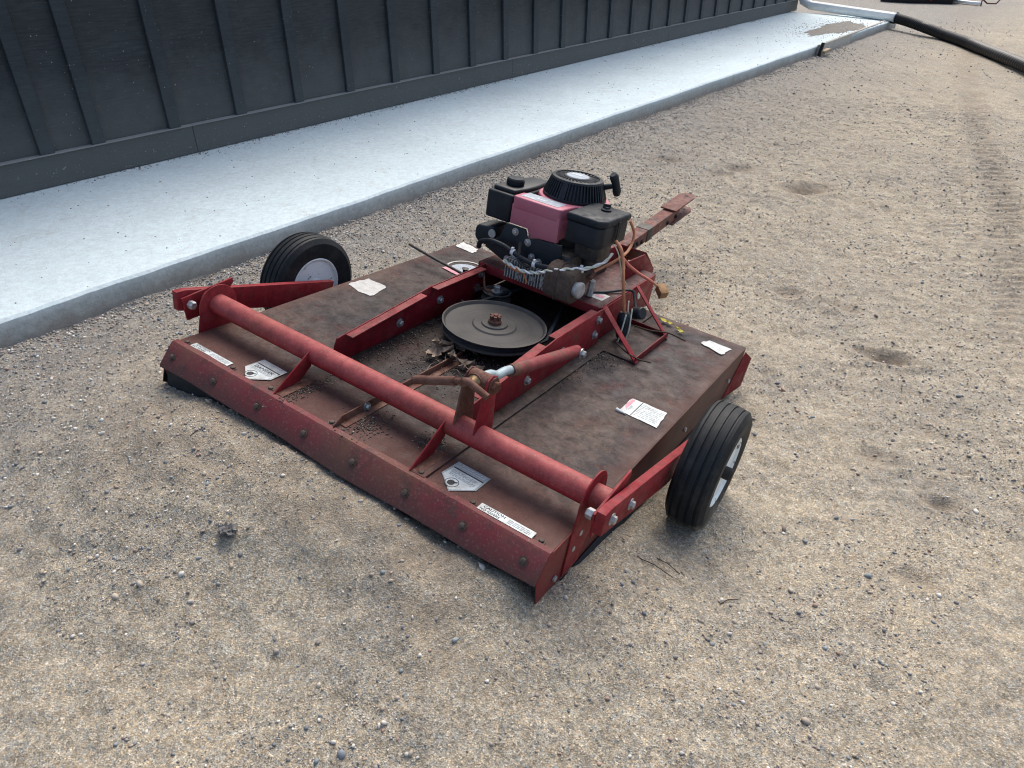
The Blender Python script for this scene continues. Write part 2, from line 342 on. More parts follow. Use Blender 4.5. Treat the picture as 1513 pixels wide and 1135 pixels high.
class MB:
    def __init__(s): s.v = []; s.f = []
    def raw(s, v, f):
        o = len(s.v); s.v += [tuple(x) for x in v]; s.f += [tuple(i+o for i in q) for q in f]; return s
    def box(s, c, d, rot=None):
        hx, hy, hz = d[0]/2, d[1]/2, d[2]/2
        vs = [Vector((x, y, z)) for x in (-hx, hx) for y in (-hy, hy) for z in (-hz, hz)]
        if rot is not None: vs = [rot @ v for v in vs]
        vs = [v+Vector(c) for v in vs]
        return s.raw(vs, [(0, 1, 3, 2), (4, 6, 7, 5), (0, 4, 5, 1), (2, 3, 7, 6), (0, 2, 6, 4), (1, 5, 7, 3)])
    def bb(s, x0, x1, y0, y1, z0, z1): return s.box(((x0+x1)/2, (y0+y1)/2, (z0+z1)/2), (x1-x0, y1-y0, z1-z0))
    def prism(s, pts3, ext):
        """closed polygon (3-D points, planar) extruded by vector ext"""
        n = len(pts3); e = Vector(ext); a = [Vector(p) for p in pts3]; b = [p+e for p in a]
        return s.raw(a+b, [tuple(range(n))[::-1], tuple(range(n, 2*n))]+[(i, (i+1) % n, n+(i+1) % n, n+i) for i in range(n)])
    def tube(s, pts, r, n=10, caps=True):
        P = [Vector(p) for p in pts]; N = len(P); rs = r if hasattr(r, '__len__') else [r]*N
        up = None; rings = []
        for i, p in enumerate(P):
            t = (P[min(i+1, N-1)]-P[max(i-1, 0)]).normalized()
            if up is None:
                up = Vector((0, 0, 1)) if abs(t.z) < .9 else Vector((1, 0, 0))
            a = (up-t*up.dot(t)).normalized(); b = t.cross(a); up = a
            rings.append([p+rs[i]*(a*math.cos(2*math.pi*k/n)+b*math.sin(2*math.pi*k/n)) for k in range(n)])
        vs = [v for q in rings for v in q]; fs = []
        for i in range(N-1):
            for k in range(n):
                fs.append((i*n+k, i*n+(k+1) % n, (i+1)*n+(k+1) % n, (i+1)*n+k))
        if caps: fs += [tuple(range(n))[::-1], tuple(range((N-1)*n, N*n))]
        return s.raw(vs, fs)
    def lathe(s, prof, o, axis=(0, 0, 1), n=32, closed=False):
        ax = Vector(axis).normalized(); a = ax.orthogonal().normalized(); b = ax.cross(a); o = Vector(o); vs = []; fs = []
        K = len(prof)
        for i in range(n):
            c, sn = math.cos(2*math.pi*i/n), math.sin(2*math.pi*i/n)
            for r, h in prof: vs.append(o+ax*h+(a*c+b*sn)*r)
        for i in range(n):
            j = (i+1) % n
            for k in range(K if closed else K-1):
                k2 = (k+1) % K
                fs.append((i*K+k, j*K+k, j*K+k2, i*K+k2))
        if not closed:
            if prof[0][0] > 1e-6: fs.append(tuple(i*K for i in range(n))[::-1])
            if prof[-1][0] > 1e-6: fs.append(tuple(i*K+K-1 for i in range(n)))
        return s.raw(vs, fs)
    def bolt(s, c, axis, r=.011, h=.008, washer=True):
        ax = Vector(axis).normalized(); c = Vector(c)
        if washer: s.lathe([(r*1.5, 0), (r*1.5, h*.25)], c, ax, 14)
        s.lathe([(r, h*.25), (r, h*1.1), (r*.75, h*1.3)], c, ax, 6); return s

def finish(me, bevel=0, seg=2, smooth=True, angle=35):
    bm = bmesh.new(); bm.from_mesh(me)
    bmesh.ops.remove_doubles(bm, verts=bm.verts, dist=1e-6)
    bmesh.ops.recalc_face_normals(bm, faces=bm.faces)
    if bevel:
        ed = [e for e in bm.edges if len(e.link_faces) == 2 and e.calc_face_angle(0) > .5]
        bmesh.ops.bevel(bm, geom=ed, offset=bevel, segments=seg, affect='EDGES', clamp_overlap=True, profile=.5)
    bm.to_mesh(me); bm.free()
    if smooth:
        me.polygons.foreach_set('use_smooth', [True]*len(me.polygons)); me.set_sharp_from_angle(angle=math.radians(angle))

def obj(name, mb, mat, parent=None, bevel=0, seg=2, smooth=True, shift=None, angle=35):
    me = bpy.data.meshes.new(name)
    v = mb.v if shift is None else [tuple(Vector(p)-shift) for p in mb.v]
    me.from_pydata(v, [], mb.f); finish(me, bevel, seg, smooth, angle)
    me.materials.append(M[mat] if isinstance(mat, str) else mat)
    o = bpy.data.objects.new(name, me); COL.objects.link(o); o.parent = parent
    return o
def tag(o, label=None, cat=None, group=None, kind=None):
    if label: o['label'] = label
    if cat: o['category'] = cat
    if group: o['group'] = group
    if kind: o['kind'] = kind
    return o
def empty(name, loc, rot=None):
    o = bpy.data.objects.new(name, None); COL.objects.link(o); o.location = loc; o.empty_display_size = .1
    if rot is not None: o.rotation_mode = 'QUATERNION'; o.rotation_quaternion = rot.to_quaternion()
    return o

# ------------------------------------------------------------------ mower frame (deck top = local z 0)
WD, DP = 1.525, 1.662
YAW, PIT, ROL = map(math.radians, (-33.398, -6.021, 5.587))
RM = Matrix.Rotation(YAW, 3, 'Z') @ Matrix.Rotation(PIT, 3, 'X') @ Matrix.Rotation(ROL, 3, 'Y')
OM = Vector((-1.164, 2.155, .397))
def wor(p): return OM + RM @ Vector(p)
BASE = Vector((WD/2, DP/2, -.2))
DV = Vector((.612, .791)); NV = Vector((.791, -.612))      # along the kerb / away from it
SK = -3.262; ZS = .24                                       # kerb line, slab top
def st(s, t): return (NV.x*s+DV.x*t, NV.y*s+DV.y*t)

# ------------------------------------------------------------------ ground height
def perlin(x, y, seed=0):
    xi = np.floor(x).astype(np.int64); yi = np.floor(y).astype(np.int64); xf = x-xi; yf = y-yi
    def g(ix, iy, dx, dy):
        h = (ix*374761393+iy*668265263+seed*982451653) & 0x7fffffff
        h = ((h ^ (h >> 13))*1274126177) & 0x7fffffff; h = h ^ (h >> 16)
        a = (h % 3600)/3600.*2*np.pi
        return np.cos(a)*dx+np.sin(a)*dy
    u = xf*xf*xf*(xf*(xf*6-15)+10); v = yf*yf*yf*(yf*(yf*6-15)+10)
    a = g(xi, yi, xf, yf); b = g(xi+1, yi, xf-1, yf); c = g(xi, yi+1, xf, yf-1); d = g(xi+1, yi+1, xf-1, yf-1)
    return (a*(1-u)+b*u)*(1-v)+(c*(1-u)+d*u)*v
def zfar(x, y):
    s = x*NV.x+y*NV.y
    z = np.interp(s, [-6, -3.3, -2, -.6, 1, 4, 9], [.08, .125, .05, -.05, -.12, -.15, -.15])
    k = np.clip((x*DV.x+y*DV.y-15.)/3.5, 0, 1); return z*(1-k)-.13*k
ctrl = []
for p in [(1.70, .763, -.236), (1.62, .70, -.228), (1.68, .90, -.235), (1.80, .72, -.24), (-.171, .763, -.252), (0, -.07, -.165), (.10, -.08, -.142), (.24, -.08, -.112), (.42, -.075, -.094), (.6, -.075, -.09), (.8, -.075, -.088),
          (1.0, -.075, -.092), (1.14, -.075, -.10), (1.25, -.07, -.108), (1.38, -.06, -.122), (1.46, -.075, -.135), (1.55, -.05, -.165), (.42, .0, -.11), (.8, .0, -.11), (1.1, .0, -.115), (1.35, .0, -.135), (.76, .2, -.2), (.3, .3, -.21), (1.2, .3, -.23),
          (.76, .8, -.28), (.2, 1.2, -.26), (1.3, 1.2, -.27), (0, 1.75, -.2), (.76, 1.75, -.21), (1.525, 1.75, -.2),
          (1.57, .08, -.168), (1.57, .25, -.180), (1.57, .45, -.208), (1.58, 1.2, -.235), (-.06, .3, -.21), (-.05, 1.2, -.235)]:
    ctrl.append(tuple(wor(p)))
ctrl += [(0, 0, .02), (-1, .6, .09), (0, .8, .04), (.6, .7, 0), (1.2, 1.2, -.07), (-1.5, 1.5, .115), (2, 2, -.13), (2.5, 4, -.15),
         (1.2, 4.2, -.05), (3, 1, -.14), (0, -2, .02), (4, 4, -.16), (-.6, 1.25, .1)]
for t in (-2, -.5, 1, 2.5, 4, 6, 8): ctrl.append((*st(-3.2, t), .125))
C = np.array(ctrl); CX, CY = C[:, 0], C[:, 1]; CZ = C[:, 2]-zfar(CX, CY)
def tps(r2): return .5*r2*np.log(r2+1e-9)
K = tps((CX[:, None]-CX)**2+(CY[:, None]-CY)**2)+np.eye(len(C))*3e-4
P1 = np.c_[np.ones(len(C)), CX, CY]
WT = np.linalg.solve(np.block([[K, P1], [P1.T, np.zeros((3, 3))]]), np.r_[CZ, 0, 0, 0])
def at(px, py, z):
    """ray through a photo pixel met with a level"""
    th = math.radians(32.5); x = (px-756.5)/1060; y = -(py-567.5)/1060
    d = (x, math.cos(th)+y*math.sin(th), -math.sin(th)+y*math.cos(th)); t = (z-CAM_H)/d[2]
    return Vector((d[0]*t, d[1]*t, z))
DIMP = []
for (px, py, rx, ry, dep, ang) in [(1190, 288, .16, .09, .035, .3), (1318, 512, .10, .05, .035, -.4), (1280, 500, .05, .04, .02, 0), (1165, 424, .09, .05, .018, -.2),
        (1250, 440, .09, .05, .014, -.5), (985, 262, .10, .06, .02, .2), (1090, 268, .13, .06, .022, .3), (1060, 275, .08, .06, .015, .3), (1400, 730, .06, .035, .022, -.5), (352, 812, .05, .05, .015, 0),
        (1300, 660, .08, .05, .015, -.6), (1350, 850, .06, .04, .015, -.5), (880, 262, .08, .05, .016, .1), (1440, 150, .12, .08, .02, 0), (1230, 75, .15, .1, .02, 0)]:
    q = at(px, py, -.08); DIMP.append((q.x, q.y, rx, ry, dep*1.1, ang))
def zg(x, y):
    x = np.asarray(x, float); y = np.asarray(y, float); shp = x.shape; x = x.ravel(); y = y.ravel()
    z = zfar(x, y); near = np.hypot(x-.3, y-2) < 7.5
    if near.any():
        xn, yn = x[near], y[near]
        r = np.hypot(xn-.3, yn-2); wgt = np.clip((7.2-r)/3.4, 0, 1); wgt = wgt*wgt*(3-2*wgt)
        v = WT[-3]+WT[-2]*xn+WT[-1]*yn
        for i in range(len(C)): v += WT[i]*tps((xn-CX[i])**2+(yn-CY[i])**2)
        z[near] += v*wgt
    z += .016*perlin(x*1.7, y*1.7, 1)+.016*perlin(x*4.3, y*4.3, 2)+.012*perlin(x*9, y*9, 3)+.009*perlin(x*21, y*21, 4)+.0045*perlin(x*50, y*50, 5)
    for (a, b, rx, ry, dep, ang) in DIMP:
        u = (x-a)*math.cos(ang)+(y-b)*math.sin(ang); v = -(x-a)*math.sin(ang)+(y-b)*math.cos(ang)
        q = (u/rx)**2+(v/ry)**2
        z -= dep*np.exp(-q*1.2); z += dep*.35*np.exp(-(np.sqrt(q)-1.5)**2*4)
    # wheel track running beside the yard
    yc = [2.6, 3.9, 5.1, 7.15, 10.5, 16, 25]
    for off, dep in ((0., .020), (-.34, .010), (1.55, .020)):
        xc = np.interp(y, yc, [2.2, 2.95, 3.58, 4.48, 6.14, 9., 14.])+off+.05*perlin(y*.8, y*0+off, 61)
        k = np.exp(-np.abs((x-xc)*.9/.125)**3)*np.clip((y-2.6)/1.2, 0, 1)*np.clip((20-y)/6, 0, 1)*np.clip(.75+perlin(x*1.1, y*1.1, 62), .15, 1)
        z -= k*(dep*.6+dep*.40*np.sin((y*1.12+.25*np.abs(x-xc))*2*np.pi/.088)); z += dep*.4*np.exp(-((np.abs(x-xc)-.17)/.05)**2)*np.clip((y-2.6)/1.2, 0, 1)*np.clip((20-y)/6, 0, 1)
    # churned ridges in the soil pushed up by the deck lip
    lx = (x-OM.x)*RM[0][0]+(y-OM.y)*RM[1][0]; ly = (x-OM.x)*RM[0][1]+(y-OM.y)*RM[1][1]
    ly = ly+.22*perlin(x*1.6, y*1.6, 31)+.06*perlin(x*6, y*6, 32)
    k = np.clip((lx+.3)/.4, 0, 1)*np.clip((1.7-lx)/.4, 0, 1)*np.clip((-.06-ly)/.1, 0, 1)*np.clip((ly+.95)/.5, 0, 1)
    z += k*.0055*np.sin(ly*2*np.pi/.135)*(.4+.9*np.abs(perlin(x*3, y*3, 33)))
    for (lp_, rad, up_) in ((wor((WD+.171, .763, -.044))-Vector((0, 0, .216)), .15, .046), (wor((-.171, .763, -.044))-Vector((0, 0, .216)), .15, .034), (wor((WD, -.012, -.225)), .13, .055), (wor((1.42, -.06, -.10)), .08, 0.), (wor((1.30, -.06, -.098)), .08, 0.)):
        k = np.exp(-((x-lp_.x)**2+(y-lp_.y)**2)/rad**2); z = z*(1-k)+(lp_.z+up_+.006*perlin(x*17, y*17, 71))*k
    return z.reshape(shp)

def axis(lo, hi, step, far, n):
    a = np.arange(lo, hi+step/2, step); g = np.geomspace(step*1.3, far, n)
    return np.r_[(lo-np.cumsum(g))[::-1], a, hi+np.cumsum(g)]
gx = axis(-2.6, 4.9, .0135, 16, 55); gy = axis(.7, 8.0, .0135, 14, 60)
X, Y = np.meshgrid(gx, gy); Z = zg(X, Y)
nx, ny = len(gx), len(gy)
me = bpy.data.meshes.new('ground')
V = np.c_[X.ravel(), Y.ravel(), Z.ravel()].astype(np.float32)
ii = np.arange(nx*ny).reshape(ny, nx); Q = np.stack([ii[:-1, :-1], ii[:-1, 1:], ii[1:, 1:], ii[1:, :-1]], -1).reshape(-1, 4)
def bulk(me, V, F):
    n = F.shape[1]
    me.vertices.add(len(V)); me.vertices.foreach_set('co', V.astype(np.float32).ravel())
    me.loops.add(F.size); me.loops.foreach_set('vertex_index', F.astype(np.int32).ravel())
    me.polygons.add(len(F)); me.polygons.foreach_set('loop_start', np.arange(0, F.size, n, dtype=np.int32))
    me.update(calc_edges=True); me.polygons.foreach_set('use_smooth', np.ones(len(F), bool)); me.validate()
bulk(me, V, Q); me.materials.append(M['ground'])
def damp_and_shade(x, y):
    d = np.zeros_like(x); nz = perlin(x*9, y*9, 51)*.8+perlin(x*23, y*23, 52)*.5
    for (a, b, rx, ry, dep, ang) in DIMP:
        u = (x-a)*math.cos(ang)+(y-b)*math.sin(ang); v = -(x-a)*math.sin(ang)+(y-b)*math.cos(ang)
        q = (u/rx)**2+(v/ry)**2; d = np.maximum(d, np.clip(1.25*np.exp(-q*.9)+.5*nz*np.exp(-q*.5), 0, 1)*min(1, dep/.035))
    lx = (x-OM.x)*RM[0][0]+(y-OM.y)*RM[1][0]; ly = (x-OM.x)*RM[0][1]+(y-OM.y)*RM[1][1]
    k = np.clip((lx+.1)/.3, 0, 1)*np.clip((1.6-lx)/.3, 0, 1)*np.exp(-((ly+.17+.25*perlin(x*2, y*2, 53))/.17)**2)  # shade beside the deck lip painted into the colour, over disturbed sand
    xc = np.interp(y, [2.6, 3.9, 5.1, 7.15, 10.5, 16, 25], [2.2, 2.95, 3.58, 4.48, 6.14, 9., 14.])
    d = np.maximum(d, np.exp(-np.abs((x-xc)*.9/.14)**3)*np.clip((y-2.6)/1.2, 0, 1)*np.clip(.30+.45*nz, 0, .5))
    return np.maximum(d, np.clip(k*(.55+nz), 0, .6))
da = me.attributes.new('damp_and_shade', 'FLOAT', 'POINT'); da.data.foreach_set('value', damp_and_shade(X.ravel(), Y.ravel()).astype(np.float32))
g = bpy.data.objects.new('ground', me); COL.objects.link(g); tag(g, 'sandy gravel yard sloping away from the concrete apron', 'ground', kind='structure')

# ------------------------------------------------------------------ concrete apron, form board
m = MB()
t0, t1 = -4., 10.95; s_w = -5.35
ts = np.linspace(t0, 15.3, 320); edge = SK+.004*np.sin(ts*3.1)+.002*np.sin(ts*9.7)+rng.normal(0, .0018, len(ts))
top = [(*st(e, t), ZS) for e, t in zip(edge, ts)]; bot = [(*st(e+.004, t), -.15) for e, t in zip(edge, ts)]
ch = [(*st(e-.012, t), ZS+.0005) for e, t in zip(edge, ts)]; lo = [(*st(e+.001, t), ZS-.012) for e, t in zip(edge, ts)]
bk = [(*st(s_w, t), ZS) for t in ts]
n = len(ts); vs = bk+ch+lo+bot; fs = []
for r in range(3):
    for i in range(n-1): fs.append((r*n+i, r*n+i+1, (r+1)*n+i+1, (r+1)*n+i))
m.raw(vs, fs)
fs = [(n-1, 2*n-1, 3*n-1, 4*n-1)]; m.f += fs
slab = tag(obj('concrete_apron', m, 'slab', None), 'pale concrete apron strip along the dark wall', 'pavement', kind='structure')
# timber form board along the last stretch
m = MB(); a = st(SK+.006, 10.98); b = st(SK-.10, 15.25)
d = Vector((b[0]-a[0], b[1]-a[1])).normalized(); nn = Vector((d.y, -d.x))
m.prism([(a[0], a[1], -.05), (a[0]+nn.x*.04, a[1]+nn.y*.04, -.05), (a[0]+nn.x*.04, a[1]+nn.y*.04, ZS+.012), (a[0], a[1], ZS+.012)], (b[0]-a[0], b[1]-a[1], 0))
tag(obj('form_board', m, 'wood', None, .003), 'grey timber form board edging the end of the concrete apron', 'board')
e = empty('form_stake', (*st(SK+.07, 10.93), .1))
m = MB().box((0, 0, .04), (.05, .035, .3), Euler((.12, .1, .9)).to_matrix()); obj('stake', m, 'dark', e, .003)
m = MB().box((.10, .06, .08), (.24, .06, .03), Euler((0, -.05, .92)).to_matrix()); obj('kicker', m, 'stake', e, .003)
tag(e, 'short dark stake with a pine kicker block holding the form board', 'stake')

# ------------------------------------------------------------------ building
WA = Vector((-3.036, 4.178)); WB = Vector((5.46, 15.535)); wd = (WB-WA).normalized(); wn = Vector((wd.y, -wd.x)); WL = (WB-WA).length
bld = empty('building', (WA.x, WA.y, ZS), Matrix(((wd.x, -wn.x, 0), (wd.y, -wn.y, 0), (0, 0, 1))))
tag(bld, 'dark board and batten building behind the concrete apron', 'building')
# local: x along wall, -y towards the yard, z up from slab
HW = 2.7; bt = [.33-1.074-.537*k for k in range(3)][::-1]+[-.207, .33, .645]+[1.175+.537*k for k in range(24)]
bt = [x for x in bt if x < WL-.1]
bt = sorted(bt); edges_ = [-2.2]+bt+[WL]
def wall_part(name, mb, mat, bev=.002): return obj(name, mb, mat, bld, bev, 1)
for i in range(len(edges_)-1):
    m = MB().bb(edges_[i]+.0015, edges_[i+1]-.0015, .0+random.uniform(0, .0015), .03, .19, HW)
    wall_part('siding_panel', m, 'siding', 0)
for i, x in enumerate(bt):
    wv = .084 if i % 7 else .09
    a = random.uniform(-.003, .003)
    m = MB().prism([(x-wv/2, -.001, .196), (x+wv/2, -.001, .196), (x+wv/2+a, -.001, HW), (x-wv/2+a, -.001, HW)], (0, -.026, 0))
    wall_part('batten', m, 'batten')
cuts = [-2.2, 1.3, 5.05, 8.7, 12.3, WL+.004]
for a, b in zip(cuts[:-1], cuts[1:]):
    wall_part('base_board', MB().bb(a+.001, b-.001, -.024, .028, .004, .186), 'base', .003)
    wall_part('trim_cap', MB().prism([(a+.001, -.036, .187), (a+.001, -.036, .1935), (a+.001, -.0015, .1985), (a+.001, -.0015, .187)], (b-a-.002, 0, 0)), 'cap', .001)
wall_part('end_wall', MB().bb(WL-.03, WL, .031, 6., 0., HW), 'siding')
wall_part('corner_board', MB().bb(WL-.05, WL+.012, -.022, .03, .19, HW), 'batten')
wall_part('back_wall', MB().bb(-2.2, WL, 5.97, 6., 0., HW), 'siding')
wall_part('roof', MB().prism([(-2.3, -.3, HW), (-2.3, 3., HW+1.2), (-2.3, 6.3, HW), (-2.3, 6.3, HW+.1), (-2.3, 3., HW+1.3), (-2.3, -.3, HW+.1)], (WL+2.5, 0, 0)), 'roof', 0)

# downspout: drops down the corner, elbows out across the end of the apron
dn = empty('downspout', (WB.x, WB.y, ZS)); tag(dn, 'white vinyl downspout elbow laid across the end of the apron', 'downspout')
A = WB+wn*.07+wd*-.03; E_ = Vector((6.52, 13.62))
pth = [(A.x, A.y, 2.5), (A.x, A.y, .62), (A.x+.03, A.y-.06, .42), (A.x+.12, A.y-.26, .36), (E_.x, E_.y, .30)]
sh = Vector((WB.x, WB.y, ZS))
m = MB().tube(pth[:3], .07, 8); obj('upright', m, 'pvc', dn, 0, shift=sh, angle=50)
m = MB().tube(pth[2:4], [.075, .078], 8); obj('elbow', m, 'pvc', dn, 0, shift=sh, angle=50)
m = MB().tube(pth[3:], .076, 8); obj('extension', m, 'pvc', dn, 0, shift=sh, angle=30)
# corrugated drain pipe
pp = catmull([(6.50, 13.75, .30), (6.64, 13.35, .26), (6.84, 12.75, .17), (6.90, 12.2, .11), (6.87, 11.5, .09), (6.73, 10.2, .045), (6.6, 9.2, .03), (6.3, 8.0, 0.)], 60)
zz = zg(np.array([p.x for p in pp]), np.array([p.y for p in pp]))
rr = [.092 if k < 16 else .074+.004*(1 if (k % 3) < 2 else -1) for k in range(len(pp))]
zz = np.convolve(np.pad(zz, 60, 'edge'), np.ones(121)/121, 'valid')
for p, z in zip(pp, zz): p.z = max(p.z, z+.085)
m = MB().tube(pp, rr, 16); tag(obj('drain_pipe', m, 'pipe', None, angle=70), 'black corrugated drain pipe sleeved onto the white downspout', 'pipe')

# ------------------------------------------------------------------ far clutter at the yard's edge
def gp(px, py, dz=0.):
    q = at(px, py, -.12); return Vector((q.x, q.y, float(zg(q.x, q.y))+dz))
q = gp(1345, 4); tr = empty('flatbed_trailer', q, Matrix.Rotation(math.radians(-28), 3, 'Z'))
obj('bed', MB().bb(-.75, 1.1, 0, 1.6, .14, .3), 'dark', tr, .01); obj('skid', MB().bb(-.75, 1.0, .05, .17, -.02, .139), 'dark', tr, .01)
obj('skid', MB().bb(-.75, 1.0, 1.3, 1.42, -.02, .139), 'dark', tr, .01)
obj('marker_post', MB().bb(.46, .51, -.05, -.002, .05, .30), 'red', tr, .004); obj('board', MB().bb(-.6, .35, -.04, -.003, .16, .27), 'stake', tr, .004)
obj('board', MB().bb(.6, .95, -.04, -.003, .16, .27), 'stake', tr, .004)
tag(tr, 'low dark flatbed with a red end post at the far edge of the yard', 'trailer')
a, b = gp(1400, 3, .06), gp(1447, 8, .06); d = b-a
m = MB().box(d*0, (d.length, .16, .06)); o = obj('white_plank', m, 'pvc', None, .004); o.location = (a+b)/2; o.rotation_euler = (0, 0, math.atan2(d.y, d.x))
tag(o, 'white plank lying on the ground beyond the drain pipe', 'plank')
a = gp(1449, 9); m = MB().tube([(0, 0, .01), (.05, .1, .16), (.2, .1, .06), (.45, .12, .05), (.55, .1, .2), (.66, .14, .27)], .018, 8)
o = obj('scrap_bracket', m, 'rust', None); o.location = a; tag(o, 'bent rusty scrap bar at the end of the white plank', 'scrap')

# ------------------------------------------------------------------ the mower
mw = empty('tow_behind_mower', wor(BASE), RM)
tag(mw, 'rusty red tow-behind mower with pink and black engine and white-rimmed wheels', 'mower')
def part(name, mb, mat, parent=None, bevel=0, seg=2, label=None, angle=35):
    o = obj(name, mb, mat, parent or mw, bevel, seg, True, BASE, angle)
    if label: o['label'] = label
    return o

# deck plates
def plate(x0, x1, y0, y1, zt, amp):
    m = MB(); nx_, ny_ = 24, 60; xs = np.linspace(x0, x1, nx_); ys = np.linspace(y0, y1, ny_); XX, YY = np.meshgrid(xs, ys)
    zz_ = amp*(perlin(XX*5+3, YY*5, 41)+.6*perlin(XX*11, YY*11, 42))*np.minimum(1, np.minimum(np.minimum(XX-x0, x1-XX), np.minimum(YY-y0, y1-YY))/.05)
    v = [(a, b, zt+c) for a, b, c in zip(XX.ravel(), YY.ravel(), zz_.ravel())]
    m.raw(v, [(j*nx_+i, j*nx_+i+1, (j+1)*nx_+i+1, (j+1)*nx_+i) for j in range(ny_-1) for i in range(nx_-1)])
    rim_ = [(x0, y0), (x1, y0), (x1, y1), (x0, y1)]
    b = [(x, y, zt) for x, y in rim_]+[(x, y, zt-.0038) for x, y in rim_]
    return m.raw(b, [(0, 1, 5, 4), (1, 2, 6, 5), (2, 3, 7, 6), (3, 0, 4, 7), (7, 6, 5, 4)])
part('deck_plate', plate(.001, .455, .012, DP, 0, .0035), 'deck')
part('deck_plate', plate(1.095, WD-.001, .012, DP, 0, .0035), 'deck')
part('deck_plate', MB().bb(.44, 1.10, .010, DP-.002, .0005, .0045), 'deck_dirty', bevel=.001)
# front (trailing) lip, a bent plate
def lip():
    m = MB(); N = 70; prof = [(.028, .0025), (.004, .0025), (-.006, -.003), (-.055, -.064), (-.060, -.072), (-.057, -.0735), (-.003, -.008), (.004, -.0015), (.028, -.0005)]
    prof = [(.020, .0060), (.002, .0052), (-.008, -.002), (-.056, -.066), (-.058, -.074), (-.054, -.074), (-.052, -.067), (-.004, -.005), (.004, .0015), (.020, .0015)]
    vs = []
    for i in range(N+1):
        x = -.002+(WD+.004)*i/N; wv = .0018*math.sin(x*17)+.0012*math.sin(x*41+1)
        for k, (y, z) in enumerate(prof):
            seam = .004*max(0, math.sin(x*7.3+.5))**6 if k in (0, 9) else 0
            b = .0035*math.sin(x*5.1)+.002*math.sin(x*13) if 3 <= k <= 6 else 0
            vs.append((x, y+seam+b*.6, z+wv*.3+b))
    K = len(prof); fs = [(i*K+k, (i+1)*K+k, (i+1)*K+(k+1) % K, i*K+(k+1) % K) for i in range(N) for k in range(K)]
    fs += [tuple(range(K)), tuple(range(N*K, N*K+K))[::-1]]
    return m.raw(vs, fs)
lp = part('trailing_lip', lip(), 'lip', angle=25)
for x in (.038, .251, .462, .671, .874, 1.075, 1.275, 1.472):
    part('bolt', MB().bolt((x, -.0315, -.0315), (0, -.8, .6), .0095, .007), 'oldbolt', lp)
for x in (.035, .272, .455, .726, 1.078, 1.261, 1.483):
    part('bolt', MB().bolt((x, .03, .001 if (x < .44 or x > 1.1) else .0045), (0, 0, 1), .0085, .006), 'oldbolt')
# side skirts
sp = [(0., -.001), (-.012, -.012), (-.046, -.062), (-.03, -.13), (-.012, -.225), (.12, -.215), (DP, -.205), (DP, -.001)]
for xx, sx in ((WD-.001, 1), (-.003, -1)):
    s_ = part('side_skirt', MB().prism([(xx, y, z) for y, z in sp], (.004, 0, 0)), 'skirt', bevel=.0008)
    f = MB().prism([(xx+sx*.004, y, z) for y, z in ((.0, -.10), (.07, -.05), (.09, -.2), (.0, -.2))], (sx*.003, 0, 0))
    xo = xx+.0045 if sx > 0 else xx-.0005
    for y, z in ((.055, -.12), (.135, -.068), (.165, -.03), (.30, -.09), (1.0, -.1), (1.5, -.1)):
        part('bolt', MB().bolt((xo, y, z), (sx, 0, 0), .0095, .007, False), 'zinc', s_)
part('rear_skirt', MB().bb(.004, WD-.004, DP-.004, DP, -.2, -.005), 'red', bevel=.0005)
part('rear_bumper', MB().prism([(WD+.005, DP-.16, -.19), (WD+.03, DP+.02, -.19), (WD+.03, DP+.05, -.06), (WD+.006, DP+.02, -.03), (WD+.006, DP-.05, -.09)], (-.004, .002, 0)), 'red_dark')
# rubber flaps below the lip and along the side
def flap(x0, x1, y, zt, zb, n=14, jag=.02, ends=None):
    m = MB(); tp = []; bt_ = []
    for i in range(n+1):
        x = x0+(x1-x0)*i/n; k = random.uniform(-jag, jag)
        tp.append((x, y, zt)); bt_.append((x, y-.012+random.uniform(-.004, .004), zb+k))
    return m.prism(tp+bt_[::-1], (0, -.004, 0))
part('rubber_flap', flap(.004, .40, -.026, -.05, -.15, 12, .008), 'rubber')
part('rubber_flap', flap(.42, 1.10, -.022, -.05, -.12, 14, .008), 'rubber')
part('rubber_flap', flap(1.22, 1.42, -.018, -.05, -.135, 8, .008), 'rubber')
part('rubber_flap', MB().prism([(-.006, -.03, -.05), (-.006, .10, -.05), (-.02, .09, -.16), (-.03, .02, -.19), (-.02, -.04, -.15)], (-.004, 0, 0)), 'rubber')
part('skirt_strip', MB().prism([(WD+.004, .10, -.165), (WD+.022, .12, -.212), (WD+.026, .12, -.212), (WD+.008, .10, -.160)], (0, 1.05, -.012)), 'black_dusty', bevel=.0008)

# cross tube and its brackets
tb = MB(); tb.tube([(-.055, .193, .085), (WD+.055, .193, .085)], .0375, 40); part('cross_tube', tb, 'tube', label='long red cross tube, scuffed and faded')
for xx in (-.004, WD+.0045):
    pts = [(xx, .193+.078*math.cos(a), .080+.078*math.sin(a)) for a in np.linspace(math.radians(-8), math.radians(190), 26)]
    pts = pts+[(xx, .105, .0), (xx, .10, -.15), (xx, .19, -.15), (xx, .25, -.02)]
    fl = part('tube_flange', MB().prism(pts, (.005 if xx > 0 else -.005, 0, 0)), 'red', bevel=.001)
for xx in (.486, 1.046):
    m = MB().prism([(xx, .012, .006), (xx, .016, .011), (xx, .162, .108), (xx, .168, .106), (xx, .168, .05), (xx, .12, .012)], (.0045, 0, 0))
    part('gusset', m, 'red', bevel=.0008)
    part('gusset_foot', MB().bb(xx, xx+.035, .02, .15, .0055, .0085), 'rust', bevel=.001)
